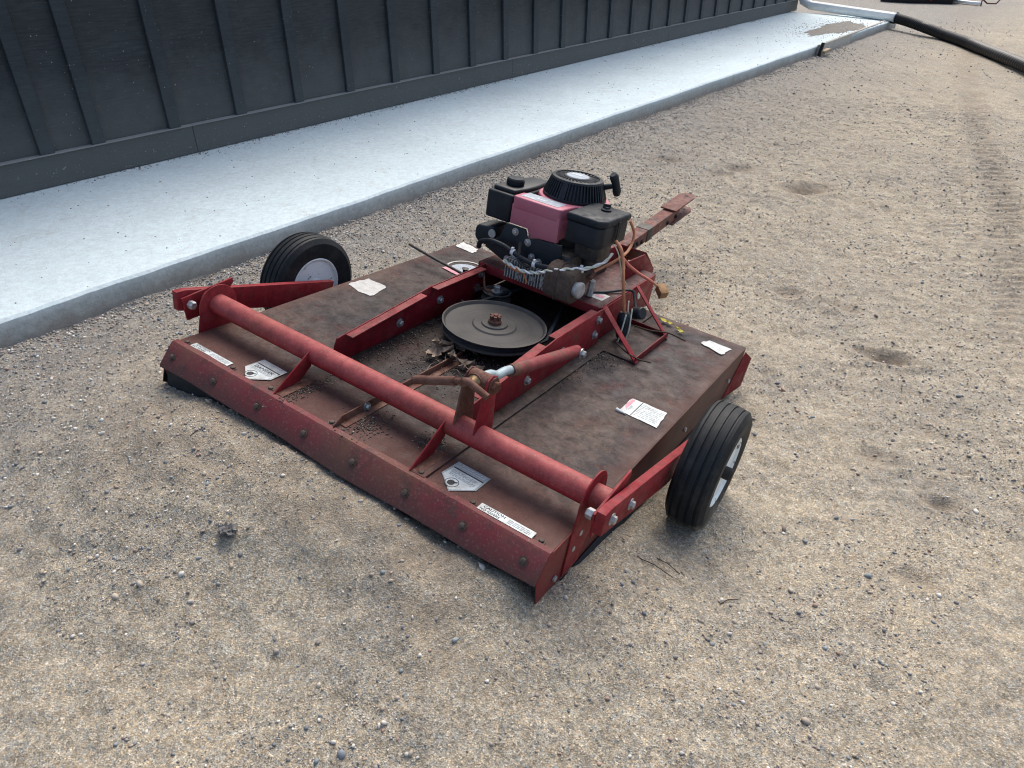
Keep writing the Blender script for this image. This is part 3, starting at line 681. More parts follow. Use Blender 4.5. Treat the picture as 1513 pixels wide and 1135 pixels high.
# wheel arms with end plates
Rw, Yw, Zw = .216, .763, -.044
for sx, x0 in ((1, WD), (-1, 0.)):
    def X(d): return x0+sx*d
    arm = MB().prism([(X(.068), .075, .140), (X(.068), .075, .070), (X(.068), .60, -.072), (X(.068), .80, -.088), (X(.068), .82, -.018), (X(.068), .11, .140)], (sx*.026, 0, 0))
    ao = part('wheel_arm', arm, 'red', bevel=.002)
    for y, z in ((.125, .098), (.255, .066)):
        part('bolt', MB().bolt((X(.0945), y, z), (sx, 0, 0), .012, .01), 'zinc', ao)
    pl = part('end_plate', MB().prism([(X(.056), .085, .118), (X(.056), .10, .03), (X(.056), .215, .035), (X(.056), .30, .125), (X(.056), .295, .142)], (sx*.007, 0, 0)), 'red', bevel=.001)
    part('adjust_bolt', MB().bolt((X(.055), .112, .092), (-sx, 0, 0), .0155, .02, False), 'zinc', pl)
    part('stud', MB().tube([(X(.06), .112, .092), (X(.03), .112, .092)], .008, 10), 'zinc', pl)
    part('axle', MB().tube([(X(.08), Yw, Zw), (X(.20), Yw, Zw)], .011, 12), 'dark')
    # tyre + rim
    hw = .056; grooves = []
    tprof = [(.119, -.038), (.128, -.048), (.16, -.0555), (.19, -.054), (.203, -.047)]
    tread = []
    xs_ = np.linspace(-.043, .043, 9)
    for k, xx in enumerate(xs_):
        r = Rw-.0075*(xx/.05)**2
        if k % 2 == 1: tread += [(r, xx-.0035), (r-.005, xx-.002), (r-.005, xx+.002), (r, xx+.0035)]
        else: tread += [(r, xx)]
    tprof = tprof+tread+[(r, -h) for r, h in tprof[::-1]]; tprof = [(r, h*1.2) for r, h in tprof]
    wax = Vector((1, .015, -.005)) if sx > 0 else Vector((1, -.04, .03))      # toe and camber of the bent stub axles
    wax.normalize()
    wl = MB().lathe(tprof, (X(.171), Yw, Zw), wax, 56, closed=True)
    tyre = part('wheel', wl, 'rubber', angle=28, label='black ribbed tyre on a white rim')
    rp = [(.119, -.040), (.125, -.045), (.121, -.0475), (.112, -.042), (.106, -.024), (.099, -.010), (.078, -.008), (.066, -.014), (.056, -.030), (.036, -.040), (.0, -.043)]
    rp = [(r, h*1.24) for r, h in rp]; rp2 = [(r, -h) for r, h in rp]
    mo = MB().lathe(rp, (X(.171), Yw, Zw), wax, 40); mo.lathe(rp2, (X(.171), Yw, Zw), wax, 40)
    rim = part('rim', mo, 'rim', tyre, angle=40)
    lg = MB()
    for k in range(8):
        a = 2*math.pi*k/8
        for sd in (-1, 1):
            e1 = wax.cross(Vector((0, 0, 1))).normalized(); e2 = wax.cross(e1)
            lg.lathe([(.012, 0), (.011, .006), (.007, .010), (0, .012)], Vector((X(.171), Yw, Zw))+wax*sd*.008+(e1*math.cos(a)+e2*math.sin(a))*.089, wax*sd, 10)
    part('rim_embossing', lg, 'rim', tyre)
    part('hub_cap', MB().lathe([(.022, 0), (.022, .042), (.016, .050), (0, .052)], Vector((X(.171), Yw, Zw))+wax*sx*.03, wax*sx, 18), 'dark', tyre)

# frame rails
for sx, xr in ((-1, .470), (1, 1.045)):
    m = MB().prism([(xr, .287, .006), (xr, .287, .070), (xr, .300, .100), (xr, .800, .155), (xr, 1.172, .158), (xr, 1.172, .006)], (.005, 0, 0))
    rl = part('frame_rail', m, 'red_dark' if sx < 0 else 'red', bevel=.0008)
    xi = xr+.005 if sx < 0 else xr-.032
    fl = MB().prism([(xi, .34, .098), (xi, .735, .1405), (xi, .735, .1445), (xi, .34, .102)], (.032, 0, 0)); part('rail_flange', fl, 'red_faded', rl, .0008)
    fl = MB().prism([(xi, .80, .148), (xi, 1.13, .150), (xi, 1.13, .154), (xi, .80, .152)], (.032, 0, 0)); part('rail_flange', fl, 'red_faded', rl, .0008)
    part('rail_gusset', MB().bb(min(xr+.0025, xr+.0025)-.0, xr+.0030, .30, .70, .006, .03), 'rust', rl)
    ax = 1 if sx > 0 else 1
    for y, z in ((.62, .055), (.86, .08), (1.135, .12), (1.12, .06)):
        part('bolt', MB().bolt((xr+.005, y, z), (1, 0, 0), .012, .011), 'zinc', rl)
part('floor_angle', MB().prism([(.745, .015, .0045), (.745, .015, .012), (.745, .05, .032), (.745, .20, .032), (.745, .66, .030), (.745, .66, .0045)], (.004, 0, 0)).bb(.7492, .775, .04, .66, .0048, .008), 'rust', bevel=.0006)
part('bolt', MB().bolt((.7495, .155, .02), (1, 0, 0), .010, .010), 'zinc')
part('seam_strip', MB().bb(1.0505, 1.10, .016, DP-.01, .0048, .0075), 'deck', bevel=.001)

# drive pulley
pc = (.757, .842, .062)
pu = MB().lathe([(.0, .0), (.186, .0), (.200, -.006), (.200, -.002), (.186, .012), (.200, .024), (.202, .030), (.196, .0305), (.188, .019), (.150, .017), (.087, .0175), (.081, .023), (.052, .0235), (.049, .029), (.0, .029)], (0, 0, 0), (0, 0, 1), 72)
po = obj('drive_pulley', pu, 'pulley', mw, angle=40); po.location = Vector(pc)-BASE
hb = MB().lathe([(.026, .026), (.026, .040), (.021, .042), (.021, .046)], (0, 0, 0), (0, 0, 1), 20)
for k in range(6):
    a = math.pi*2*k/6; hb.box((.016*math.cos(a), .016*math.sin(a), .051), (.012, .011, .018), Matrix.Rotation(a, 3, 'Z'))
hb.lathe([(.009, .05), (.009, .064)], (0, 0, 0), (0, 0, 1), 10)
obj('castle_nut', hb, 'rust', po)
part('spindle_housing', MB().lathe([(.10, .005), (.085, .03), (.05, .055), (.05, .064)], (pc[0], pc[1], 0), (0, 0, 1), 28), 'red_dark')
# idler + belt + engine pulley
ic = (.575, 1.125, .062)
io = part('idler_pulley', MB().lathe([(0, -.02), (.062, -.02), (.066, -.016), (.060, -.008), (.050, -.004), (.050, .004), (.060, .012), (.062, .016), (.055, .016), (.046, .006), (.018, .006), (.0, .006)], ic, (0, 0, 1), 36), 'pulley', angle=40)
part('bolt', MB().bolt((ic[0], ic[1], ic[2]+.012), (0, 0, 1), .016, .022), 'zinc', io)
part('idler_bracket', MB().box((.53, 1.115, .07), (.12, .02, .005), Matrix.Rotation(.25, 3, 'Z')), 'rust')
part('engine_pulley', MB().lathe([(.0, .02), (.062, .02), (.066, .028), (.05, .04), (.05, .05), (.066, .06), (.062, .068), (0, .068)], (.71, 1.38, .03), (0, 0, 1), 30), 'dark')
bl = []
for k in range(0, 33):
    a = math.radians(180+12)+math.radians(180-24)*k/32*1.0; bl.append((pc[0]+.192*math.cos(a), pc[1]+.192*math.sin(a), .073))
bl += [(.955, .90, .073), (.80, 1.36, .075), (.71, 1.44, .075), (.64, 1.36, .075), (.575, .93, .073)]
part('drive_belt', MB().tube(bl+[bl[0]], .0075, 6, False), 'black')
part('return_spring', MB().tube(catmull([(.478, 1.13, .15), (.50, 1.12, .135), (.52, 1.10, .11), (.535, 1.09, .085), (.55, 1.095, .075)], 6), .0045, 8), 'rust')

# engine platform
pf = MB().bb(.440, 1.030, 1.172, 1.72, .150, .156); pfo = part('engine_platform', pf, 'platform', bevel=.0015)
part('platform_lip', MB().bb(.440, 1.030, 1.166, 1.1715, .118, .156), 'red', pfo, .0015)
part('platform_side', MB().bb(1.0305, 1.036, 1.170, 1.72, .008, .156), 'red', pfo, .0012)
part('platform_side', MB().bb(.434, .4395, 1.170, 1.72, .008, .156), 'red_dark', pfo, .0012)
part('platform_rear', MB().bb(.440, 1.030, 1.716, 1.7215, .008, .1495), 'red_dark', pfo, .0012)
part('cable_tie', MB().lathe([(.012, 0), (.015, .0), (.015, .004), (.012, .004)], (1.037, 1.55, .1), (1, 0, .2), 16), 'wirewhite', pfo)
lb = part('platform_label', MB().prism([(.945, 1.235, .1564), (1.005, 1.235, .1564), (1.008, 1.305, .1564), (.95, 1.308, .1564)], (0, 0, .0006)), 'torn_blank', pfo)
part('label_print', MB().bb(.96, .995, 1.255, 1.285, .1571, .1575), 'pinklabel', pfo)
# rear ears for the tongue
for xx, k in ((.965, 0), (.83, 1)):
    m = MB().prism([(xx, 1.50, .1565), (xx, 1.52, .245), (xx, 1.70, .235), (xx, 1.86, .13), (xx, 1.86, .05), (xx, 1.722, .05), (xx, 1.7225, .1565)], (.005, 0, 0))
    part('tongue_ear', m, 'red_dark', bevel=.0008)
part('tongue_ear_web', MB().prism([(.835, 1.73, .235), (.965, 1.73, .235), (.965, 1.86, .132), (.835, 1.86, .132)], (0, -.003, -.004)), 'red_dark')
# tongue
def tz(y): return .137+.115*(y-1.7)
tg = MB().prism([(.715, 1.60, tz(1.6)), (.715, 1.60, tz(1.6)-.062), (.715, 2.60, tz(2.6)-.062), (.715, 2.60, tz(2.6))], (.066, 0, 0))
to = part('tongue', tg, 'tongue', bevel=.004, label='rusty brown square tube tow bar')
tg = MB().prism([(.712, 2.18, tz(2.18)+.003), (.712, 2.18, tz(2.18)-.066), (.712, 2.25, tz(2.25)-.066), (.712, 2.25, tz(2.25)+.003)], (.072, 0, 0)); part('splice_band', tg, 'greycast', to, .002)
for zo in (.004, -.071):
    y1 = 2.76
    pts = [(.702, 2.50), (.794, 2.50), (.794, y1), (.782, y1+.03), (.765, y1+.042), (.735, y1+.042), (.714, y1+.03), (.702, y1)]
    part('hitch_plate', MB().prism([(x, y, tz(y)+zo) for x, y in pts], (0, 0, .008)), 'tongue', to, .001)
    part('hitch_hole', MB().lathe([(.012, 0), (.012, .0006)], (.748, 2.755, tz(2.755)+zo+.0085), (0, -.115, 1), 16), 'dark', to)
for y in (2.02, 2.06, 2.12, 2.44, 2.55):
    part('bolt', MB().bolt((.7815, y, tz(y)-.035+random.uniform(-.01, .012)), (1, 0, 0), .009, .008), 'dark', to)

# lift tower, crank, turnbuckle
for xx, mt in ((1.075, 'rust'), (1.148, 'red')):
    part('tower_plate', MB().prism([(xx, .160, .098), (xx, .185, .235), (xx, .200, .270), (xx, .222, .280), (xx, .245, .270), (xx, .255, .235), (xx, .250, .20), (xx, .262, .045), (xx, .22, .06)], (.006, 0, 0)), mt, bevel=.001)
bk = part('pivot_block', MB().lathe([(.029, 0), (.029, .066)], (1.0815, .222, .247), (1, 0, 0), 24), 'rust', bevel=.003)
part('pivot_pin', MB().bolt((1.1545, .226, .245), (1, 0, 0), .018, .014), 'rust')
part('pivot_ball', MB().lathe([(0, -.022), (.015, -.016), (.022, 0), (.015, .016), (0, .022)], (1.110, .196, .252), (0, -1, 0), 20), 'brass')
part('ball_washer', MB().lathe([(.026, 0), (.026, .003)], (1.110, .199, .252), (0, -1, 0), 20), 'rust')
ch = part('crank_handle', MB().tube([(1.108, .19, .253), (1.098, .155, .262)], .0135, 14), 'rust')
part('grip', MB().tube([(.912, .178, .180), (.918, .177, .182), (1.065, .170, .246)], .0135, 14), 'rust', ch)
part('grip_rod', MB().tube([(1.063, .170, .245), (1.098, .165, .262)], .010, 12), 'rust', ch)
part('cross_arm', MB().tube([(1.096, .160, .264), (1.118, .160, .268), (1.180, .162, .247)], .0105, 12), 'rust', ch)
part('turnbuckle', MB().tube([(1.112, .415, .205), (1.112, .43, .203), (1.102, .872, .100)], [.018, .0215, .0215], 20), 'red_faded')
part('turnbuckle_rod', MB().tube(catmull([(1.112, .235, .255), (1.112, .275, .246), (1.112, .31, .228), (1.112, .36, .224), (1.112, .425, .205)], 5), .014, 14), 'bluezinc')
part('turnbuckle_collar', MB().tube([(1.112, .385, .214), (1.112, .427, .204)], .0205, 16), 'rust')
part('bolt', MB().bolt((1.122, .868, .098), (1, .1, 0), .014, .013), 'zinc')
part('throttle_rod', MB().tube([(.33, 1.222, .045), (.15, 1.245, .052), (-.035, 1.272, .062)], .0065, 10), 'greycast')
kb = part('throttle_knob', MB().lathe([(.02, .0), (.03, .012), (.02, .03), (.012, .05), (.012, .065), (.018, .072), (.0, .078)], (.335, 1.222, .003), (0, 0, 1), 7), 'black')
part('knob_wing', MB().box((.35, 1.24, .03), (.075, .02, .022), Matrix.Rotation(.6, 3, 'Z')), 'black', kb, .003)

# battery tray on the right plate
tr = part('battery_tray', MB().bb(1.060, 1.236, 1.130, 1.455, .003, .007), 'deck', bevel=.001)
part('tray_edge', MB().bb(1.2365, 1.241, 1.126, 1.459, .003, .032), 'red_dark', tr, .001)
part('tray_edge', MB().bb(1.06, 1.236, 1.4555, 1.459, .003, .026), 'red_dark', tr, .001)
part('tray_strap', MB().prism([(1.037, 1.172, .156), (1.037, 1.208, .156), (1.242, 1.150, .006), (1.242, 1.122, .006)], (.004, .0, .003)), 'red', tr, .0008)
part('tray_strap', MB().prism([(1.037, 1.495, .156), (1.037, 1.52, .156), (1.242, 1.458, .006), (1.242, 1.436, .006)], (.004, 0, .003)), 'red', tr, .0008)
part('tray_back', MB().bb(1.0365, 1.040, 1.13, 1.455, .008, .15), 'red', tr, .001)
sw = part('switch_bundle', MB().tube(catmull([(1.11, 1.27, .012), (1.105, 1.272, .05), (1.10, 1.275, .09), (1.095, 1.28, .125)], 4), [.014, .022, .024, .026, .027, .025, .026, .028, .029, .028, .027, .025, .02], 12), 'black')
for k in range(3):
    a = k*1.3-1.2; part('wire_strand', MB().tube(catmull([(1.10+.024*math.cos(a), 1.272+.024*math.sin(a)-.006, .01), (1.105+.03*math.cos(a), 1.27+.03*math.sin(a)-.006, .06), (1.098+.026*math.cos(a+.3), 1.277+.026*math.sin(a+.3)-.006, .13+.02*k)], 5), .0032, 6), 'wirewhite', sw)
part('lamp_socket', MB().lathe([(0, 0), (.024, 0), (.026, .006), (.026, .045), (.022, .05), (0, .05)], (1.105, 1.36, .10), (.75, -.25, .35), 20), 'black')
part('black_lead', MB().tube(catmull([(.93, 1.26, .162), (.98, 1.32, .163), (1.02, 1.38, .168), (1.055, 1.42, .165), (1.08, 1.40, .14), (1.11, 1.365, .115)], 8), .006, 8), 'black')
part('loose_wire', MB().tube(catmull([(1.115, 1.20, .03), (1.18, 1.15, .03), (1.25, 1.12, .034), (1.30, 1.14, .03)], 6), .0035, 6), 'twig')
part('loose_wire', MB().tube(catmull([(1.10, 1.42, .02), (1.18, 1.40, .035), (1.25, 1.43, .04), (1.32, 1.46, .02)], 6), .0035, 6), 'twig')

# ------------------------------------------------------------------ engine (part of the mower, with its own pieces)
en = part('engine', MB().bb(.60, .86, 1.19, 1.56, .157, .30).lathe([(.13, 0), (.13, .12)], (.71, 1.40, .30), (0, 0, 1), 28), 'greycast', bevel=.006, label='small engine with pink shroud, black fuel tank and rusty muffler')
# keyhole shaped blower housing
R = .150; cxk, cyk = .708, 1.415
arc = [(cxk+R*math.cos(a), cyk+R*math.sin(a)) for a in np.linspace(math.radians(-58), math.radians(238), 40)]
foot = [(.553, 1.26), (.553, 1.19), (.562, 1.181), (.768, 1.181), (.778, 1.19), (.785, 1.26)]
poly = arc+foot
m = MB().prism([(x, y, .425) for x, y in poly], (0, 0, .050)); sh_ = part('blower_housing', m, 'pink', en, .010, 3, angle=60)
part('shroud_front', MB().prism([(.553, 1.183, .36), (.553, 1.183, .44), (.778, 1.183, .44), (.782, 1.183, .34), (.70, 1.183, .335), (.655, 1.183, .325), (.64, 1.183, .36)], (0, .02, 0)), 'pink', en, .003)
part('shroud_side', MB().prism([(.762, 1.19, .345), (.762, 1.19, .44), (.775, 1.36, .44), (.775, 1.36, .36)], (.016, 0, 0)), 'pink', en, .003)
part('shroud_side', MB().prism([(.555, 1.19, .36), (.555, 1.19, .44), (.555, 1.34, .44), (.555, 1.34, .37)], (.01, 0, 0)), 'pink', en, .003)
sp_ = part('spec_plate', MB().prism([(.572, 1.205, .4752), (.75, 1.205, .4752), (.752, 1.272, .4752), (.575, 1.275, .4752)], (0, 0, .0008)), 'metallabel', en)
for k in range(3):
    part('spec_print', MB().bb(.585+.05*k, .63+.05*k, 1.213+.018*k, 1.221+.018*k, .4761, .4765), 'white', en)
# recoil starter cover: ribbed cone
rc = MB(); RB, RT, zb, zt = .130, .108, .478, .552
rc.lathe([(RB+.004, zb-.001), (RB+.004, zb+.008), (RB-.006, zb+.010), (RT-.010, zt-.006), (.0, zt-.008)], (cxk, cyk, 0), (0, 0, 1), 48)
rco = part('recoil_cover', rc, 'black', en, angle=40)
rb = MB()
for k in range(56):
    a = 2*math.pi*k/56
    if (k % 14) in (0, 1): wdt = .013
    else: wdt = .0055
    p0 = Vector((cxk+(RB-.001)*math.cos(a), cyk+(RB-.001)*math.sin(a), zb+.008)); p1 = Vector((cxk+(RT-.002)*math.cos(a), cyk+(RT-.002)*math.sin(a), zt-.004))
    tv = Vector((-math.sin(a), math.cos(a), 0))*wdt/2; ov = Vector((math.cos(a), math.sin(a), .2))*.004
    rb.raw([p0-tv-ov, p0+tv-ov, p1+tv-ov, p1-tv-ov, p0-tv+ov, p0+tv+ov, p1+tv+ov, p1-tv+ov], [(0, 1, 2, 3), (4, 5, 6, 7), (0, 1, 5, 4), (1, 2, 6, 5), (2, 3, 7, 6), (3, 0, 4, 7)])
part('recoil_ribs', rb, 'black_dusty', en)
tp_ = MB().lathe([(RT-.006, zt-.006), (RT+.002, zt-.003), (RT-.002, zt+.004), (.092, zt+.006), (.092, zt-.004)], (cxk, cyk, 0), (0, 0, 1), 48)
tp_.lathe([(.0, zt+.008), (.056, zt+.007), (.060, zt+.003), (.060, zt-.006)], (cxk, cyk, 0), (0, 0, 1), 40)
for k in range(30):
    a = 2*math.pi*k/30+.05
    tp_.box((cxk+.076*math.cos(a), cyk+.076*math.sin(a), zt+.0005), (.036, .0065, .006), Matrix.Rotation(a+.35, 3, 'Z'))
part('recoil_grille', tp_, 'black_dusty', en, angle=40)
part('recoil_badge', MB().lathe([(0, .0), (.048, 0), (.046, .0015), (0, .002)], (cxk, cyk, zt+.0082), (0, 0, 1), 36), 'metallabel', en)
part('badge_print', MB().box((cxk-.004, cyk+.004, zt+.0108), (.058, .012, .0006), Matrix.Rotation(.1, 3, 'Z')), 'white', en)
part('starter_neck', MB().tube([(.80, 1.455, .53), (.838, 1.460, .545), (.862, 1.459, .553)], [.014, .011, .010], 12), 'black', en)
part('starter_handle', MB().tube([(.850, 1.440, .600), (.853, 1.447, .590), (.862, 1.46, .56), (.869, 1.468, .53), (.870, 1.472, .515)], [.013, .019, .016, .018, .013], 14), 'black', en)
# fuel tank
tk = part('fuel_tank', MB().prism([(.405, 1.215, .460), (.53, 1.215, .460), (.548, 1.32, .460), (.55, 1.40, .460), (.535, 1.50, .460), (.49, 1.56, .460), (.43, 1.52, .460), (.405, 1.40, .460)], (0, 0, -.118)), 'black', en, .012, 3, angle=60)
part('tank_shoulder', MB().prism([(.418, 1.235, .455), (.525, 1.235, .455), (.54, 1.33, .455), (.54, 1.40, .455), (.525, 1.53, .455), (.44, 1.50, .455), (.415, 1.38, .455)], (0, 0, .022)), 'black', en, .010, 3, angle=60)
cp = MB().lathe([(.027, 0), (.034, .004), (.036, .008), (.036, .026), (.032, .031), (0, .033)], (.475, 1.315, .475), (0, 0, 1), 28)
for k in range(20):
    a = 2*math.pi*k/20; cp.box((.475+.036*math.cos(a), 1.315+.036*math.sin(a), .475+.014), (.004, .005, .018), Matrix.Rotation(a, 3, 'Z'))
part('tank_cap', cp, 'black_dusty', en)
part('tank_strap_clip', MB().box((.585, 1.545, .50), (.05, .03, .03), Matrix.Rotation(.3, 3, 'Z')), 'alu', en, .003)
part('intake_scoop', MB().prism([(.375, 1.20, .245), (.375, 1.20, .285), (.39, 1.20, .303), (.47, 1.20, .31), (.48, 1.20, .25), (.45, 1.20, .222), (.40, 1.20, .222)], (0, .12, 0)), 'black', en, .010, 3, angle=60)
part('scoop_disc', MB().lathe([(.018, 0), (.018, .004)], (.468, 1.196, .285), (0, -1, 0), 18), 'alu', en)
# air filter box with lid
part('air_filter', MB().prism([(.822, 1.165, .372), (.955, 1.165, .372), (.975, 1.195, .372), (.982, 1.385, .372), (.825, 1.385, .372)], (0, 0, .085)), 'black', en, .008, 3, angle=60)
part('air_filter_lid', MB().prism([(.815, 1.158, .4575), (.958, 1.158, .4575), (.982, 1.190, .4575), (.988, 1.392, .4575), (.818, 1.392, .4575)], (0, 0, .030)), 'black_dusty', en, .009, 3, angle=60)
part('filter_knob', MB().lathe([(.020, 0), (.022, .006), (.016, .010), (.015, .016), (0, .017)], (.905, 1.32, .4875), (0, 0, 1), 18).box((.905, 1.32, .508), (.03, .006, .010), Matrix.Rotation(.5, 3, 'Z')), 'black', en)
part('filter_clip', MB().bb(.985, .989, 1.28, 1.30, .38, .47), 'dark', en)
part('carburettor', MB().bb(.83, .94, 1.25, 1.37, .29, .371).lathe([(.03, 0), (.03, .06)], (.88, 1.31, .235), (0, 0, 1), 18), 'greycast', en, .006)
# black heat shield over the head
part('head_shield', MB().prism([(.455, 1.168, .232), (.475, 1.168, .262), (.52, 1.168, .292), (.545, 1.168, .36), (.64, 1.168, .36), (.655, 1.168, .325), (.70, 1.168, .335), (.815, 1.168, .345), (.82, 1.168, .30), (.80, 1.168, .245), (.735, 1.168, .228), (.68, 1.168, .212), (.60, 1.168, .20), (.555, 1.168, .198)], (0, .012, 0)), 'black', en, .004, 2)
for x, z in ((.597, .338), (.662, .312), (.575, .212), (.622, .212), (.725, .247), (.69, .258)):
    part('bolt', MB().bolt((x, 1.1675, z), (0, -1, 0), .0105, .010), 'zinc', en)
hd = MB().bb(.60, .80, 1.155, 1.19, .158, .245)
part('cylinder_head', hd, 'alu', en, .003)
fn = MB()
for k in range(16): fn.bb(.600+k*.0133, .6045+k*.0133, 1.118, 1.1545, .159, .238)
part('cooling_fins', fn, 'alu', en)
for x, z in ((.62, .215), (.667, .2), (.668, .178), (.735, .19), (.785, .205), (.785, .18)):
    part('bolt', MB().bolt((x, 1.117, z), (0, -1, 0), .009, .010), 'zinc', en)
# muffler
mf = MB(); pr_ = [(1.068, .19), (1.078, .165), (1.10, .155), (1.16, .155), (1.185, .165), (1.195, .19), (1.195, .255), (1.18, .284), (1.15, .297), (1.11, .297), (1.08, .282), (1.068, .25)]
mf.prism([(.812, y, z) for y, z in pr_], (.125, 0, 0)); part('muffler', mf, 'muffler', en, .008, 3, angle=60, label='rusty brown muffler can')
sc = [(1.13+(y-1.13)*1.07, .225+(z-.225)*1.07) for y, z in pr_]
part('muffler_seam', MB().prism([(.862, y, z) for y, z in sc], (.007, 0, 0)), 'muffler', en, .002, 2, angle=60)
part('muffler_outlet', MB().lathe([(.028, 0), (.028, .014), (.033, .016), (.033, .026), (.028, .030), (0, .031)], (.937, 1.105, .222), (1, -.12, .05), 24), 'alu', en)
part('outlet_collar', MB().lathe([(.026, 0), (.026, .012)], (.936, 1.105, .222), (1, -.12, .05), 24), 'dark', en)
part('exhaust_elbow', MB().tube([(.93, 1.19, .225), (.955, 1.225, .262)], .012, 12), 'rust', en)
part('oil_drain', MB().tube([(.945, 1.235, .16), (.948, 1.235, .225)], .015, 8), 'alu', en)
# hoses and wiring
part('fuel_hose', MB().tube(catmull([(.455, 1.125, .238), (.47, 1.115, .268), (.52, 1.11, .288), (.58, 1.11, .287), (.63, 1.11, .275), (.68, 1.11, .262), (.75, 1.10, .262), (.83, 1.10, .272), (.90, 1.12, .283), (.945, 1.16, .29)], 8), .0105, 12), 'black', en)
for p, d in (((.632, 1.11, .275), (1, 0, -.2)), ((.745, 1.10, .262), (1, 0, .05)), ((.93, 1.145, .288), (.7, .7, .1))):
    part('hose_clamp', MB().lathe([(.0135, -.007), (.0135, .007)], p, d, 16).box(Vector(p)+Vector((0, -.004, .015)), (.01, .012, .012)), 'clamp', en, .0015)
part('earth_lead', MB().tube(catmull([(.655, 1.12, .32), (.66, 1.112, .28), (.668, 1.108, .25), (.70, 1.115, .235), (.722, 1.13, .243)], 6), [.007]*24+[.010], 8), 'greycast', en)
def twist(name, pts, r, off, mat):
    P = catmull(pts, 10); out = []
    for i, p in enumerate(P):
        a = i*.55+off; out.append(p+Vector((0, math.cos(a)*r, math.sin(a)*r)))
    part(name, MB().tube(out, r*1.05, 7), mat, en)
tw = [(.60, 1.10, .232), (.65, 1.095, .222), (.71, 1.09, .222), (.77, 1.085, .238), (.83, 1.08, .268), (.90, 1.10, .292), (.95, 1.15, .30), (.985, 1.22, .32), (.995, 1.26, .35)]
twist('twisted_wire', tw, .0042, 0, 'wirewhite'); twist('twisted_wire', tw, .0042, math.pi, 'clamp')
part('orange_wire', MB().tube(catmull([(.585, 1.11, .222), (.61, 1.10, .222), (.65, 1.09, .216), (.70, 1.088, .214)], 5), .0045, 8), 'wireorange', en)
part('orange_wire', MB().tube(catmull([(.67, 1.09, .222), (.71, 1.088, .214), (.725, 1.085, .195), (.735, 1.08, .183)], 5), .004, 8), 'wireorange', en)
def world_path(pix, x):     # cable points picked on the plane x = const of the mower
    th = math.radians(32.5); out = []
    o = RM.transposed() @ (Vector((0, 0, CAM_H))-OM)
    for k, (px, py) in enumerate(pix):
        a = (px-756.5)/1060; b = -(py-567.5)/1060
        d = RM.transposed() @ Vector((a, math.cos(th)+b*math.sin(th), -math.sin(th)+b*math.cos(th)))
        xx = x[k] if hasattr(x, '__len__') else x
        t = (xx-o.x)/d.x; out.append(o+d*t)
    return out
part('tan_cable', MB().tube(catmull(world_path([(931, 326), (937, 345), (931, 366), (918, 380), (899, 391), (878, 401)], [1.0, 1.01, 1.02, 1.03, 1.0, .965]), 10), .0058, 10), 'copper', en)
part('tan_cable', MB().tube(catmull(world_path([(910, 356), (917, 368), (920.5, 385), (921, 410), (921.5, 440), (922, 468)], [1.0, 1.03, 1.05, 1.075, 1.09, 1.095]), 10), .0066, 10), 'copper', en)
sc_ = part('salmon_cable', MB().tube(catmull(world_path([(919, 380), (930, 393), (945, 405), (958, 413), (965, 418)], [1.04, 1.055, 1.07, 1.085, 1.09]), 8), .0064, 10), 'salmon', en)
q1, q2 = world_path([(964, 417), (970, 422)], [1.09, 1.095]); part('cable_wires', MB().tube([q1, q2], .006, 8), 'copper', en)
q = world_path([(978, 430)], [1.10])[0]; part('cable_connector', MB().box(q, (.055, .04, .042), Euler((.2, .5, -.6)).to_matrix()), 'paperwood', en, .004)
part('thin_wire', MB().tube(catmull(world_path([(908, 362), (914, 376), (917, 395), (918, 408), (926, 420)], 1.04), 6), .0025, 6), 'wirewhite', en)
part('wire_bundle', MB().tube(catmull(world_path([(880, 398), (876, 404), (872, 412)], .96), 6), .010, 8), 'rust', en)

# ------------------------------------------------------------------ decals on the deck
def text_mesh(txt, size, loc, rotz=0., mat='print', parent=None, name='lettering', sx=1.0):
    cu = bpy.data.curves.new('txt', 'FONT'); cu.body = txt; cu.size = size; cu.align_x = 'LEFT'; cu.resolution_u = 3; cu.offset = size*.022
    to_ = bpy.data.objects.new('txt', cu); COL.objects.link(to_)
    dg = bpy.context.evaluated_depsgraph_get(); dg.update()
    me = bpy.data.meshes.new_from_object(to_.evaluated_get(dg)); bpy.data.objects.remove(to_, do_unlink=True)
    me.transform(Matrix.Translation(Vector(loc)-BASE) @ Matrix.Rotation(rotz, 4, 'Z') @ Matrix.Diagonal((sx, 1, 1, 1)))
    me.materials.append(M[mat]); o = bpy.data.objects.new(name, me); COL.objects.link(o); o.parent = parent; return o
def sheet(name, pts, z, mat, parent=None, t=.0006): return part(name, MB().prism([(x, y, z) for x, y in pts], (0, 0, t)), mat, parent)
def strip_lines(parent, x0, x1, y0, y1, n, z, mat='printgrey'):
    m = MB()
    for k in range(n):
        yy = y0+(y1-y0)*k/max(n-1, 1); x = x0
        while x < x1:
            L = random.uniform(.006, .016); m.bb(x, min(x+L, x1), yy, yy+.0028, z, z+.0003); x += L+.003
    return part('fine_print', m, mat, parent)
# caution strips
for (x0, x1, y0, y1) in ((.056, .248, .0255, .051), (1.283, 1.460, .0155, .0425)):
    s_ = sheet('caution_strip', [(x0, y0), (x1, y0), (x1, y1), (x0, y1)], .0064 if y0 < .021 else .0020, 'white')
    z = .0072 if y0 < .021 else .0028
    text_mesh('CAUTION', .0135, (x0+.011, y0+.0145, z), 0, 'print', s_, sx=1.18)
    text_mesh('NO RIDERS', .0115, (x0+.006, y0+.003, z), 0, 'print', s_, sx=1.12)
    strip_lines(s_, x0+.095, x1-.012, y0+.006, y1-.009, 3, z)
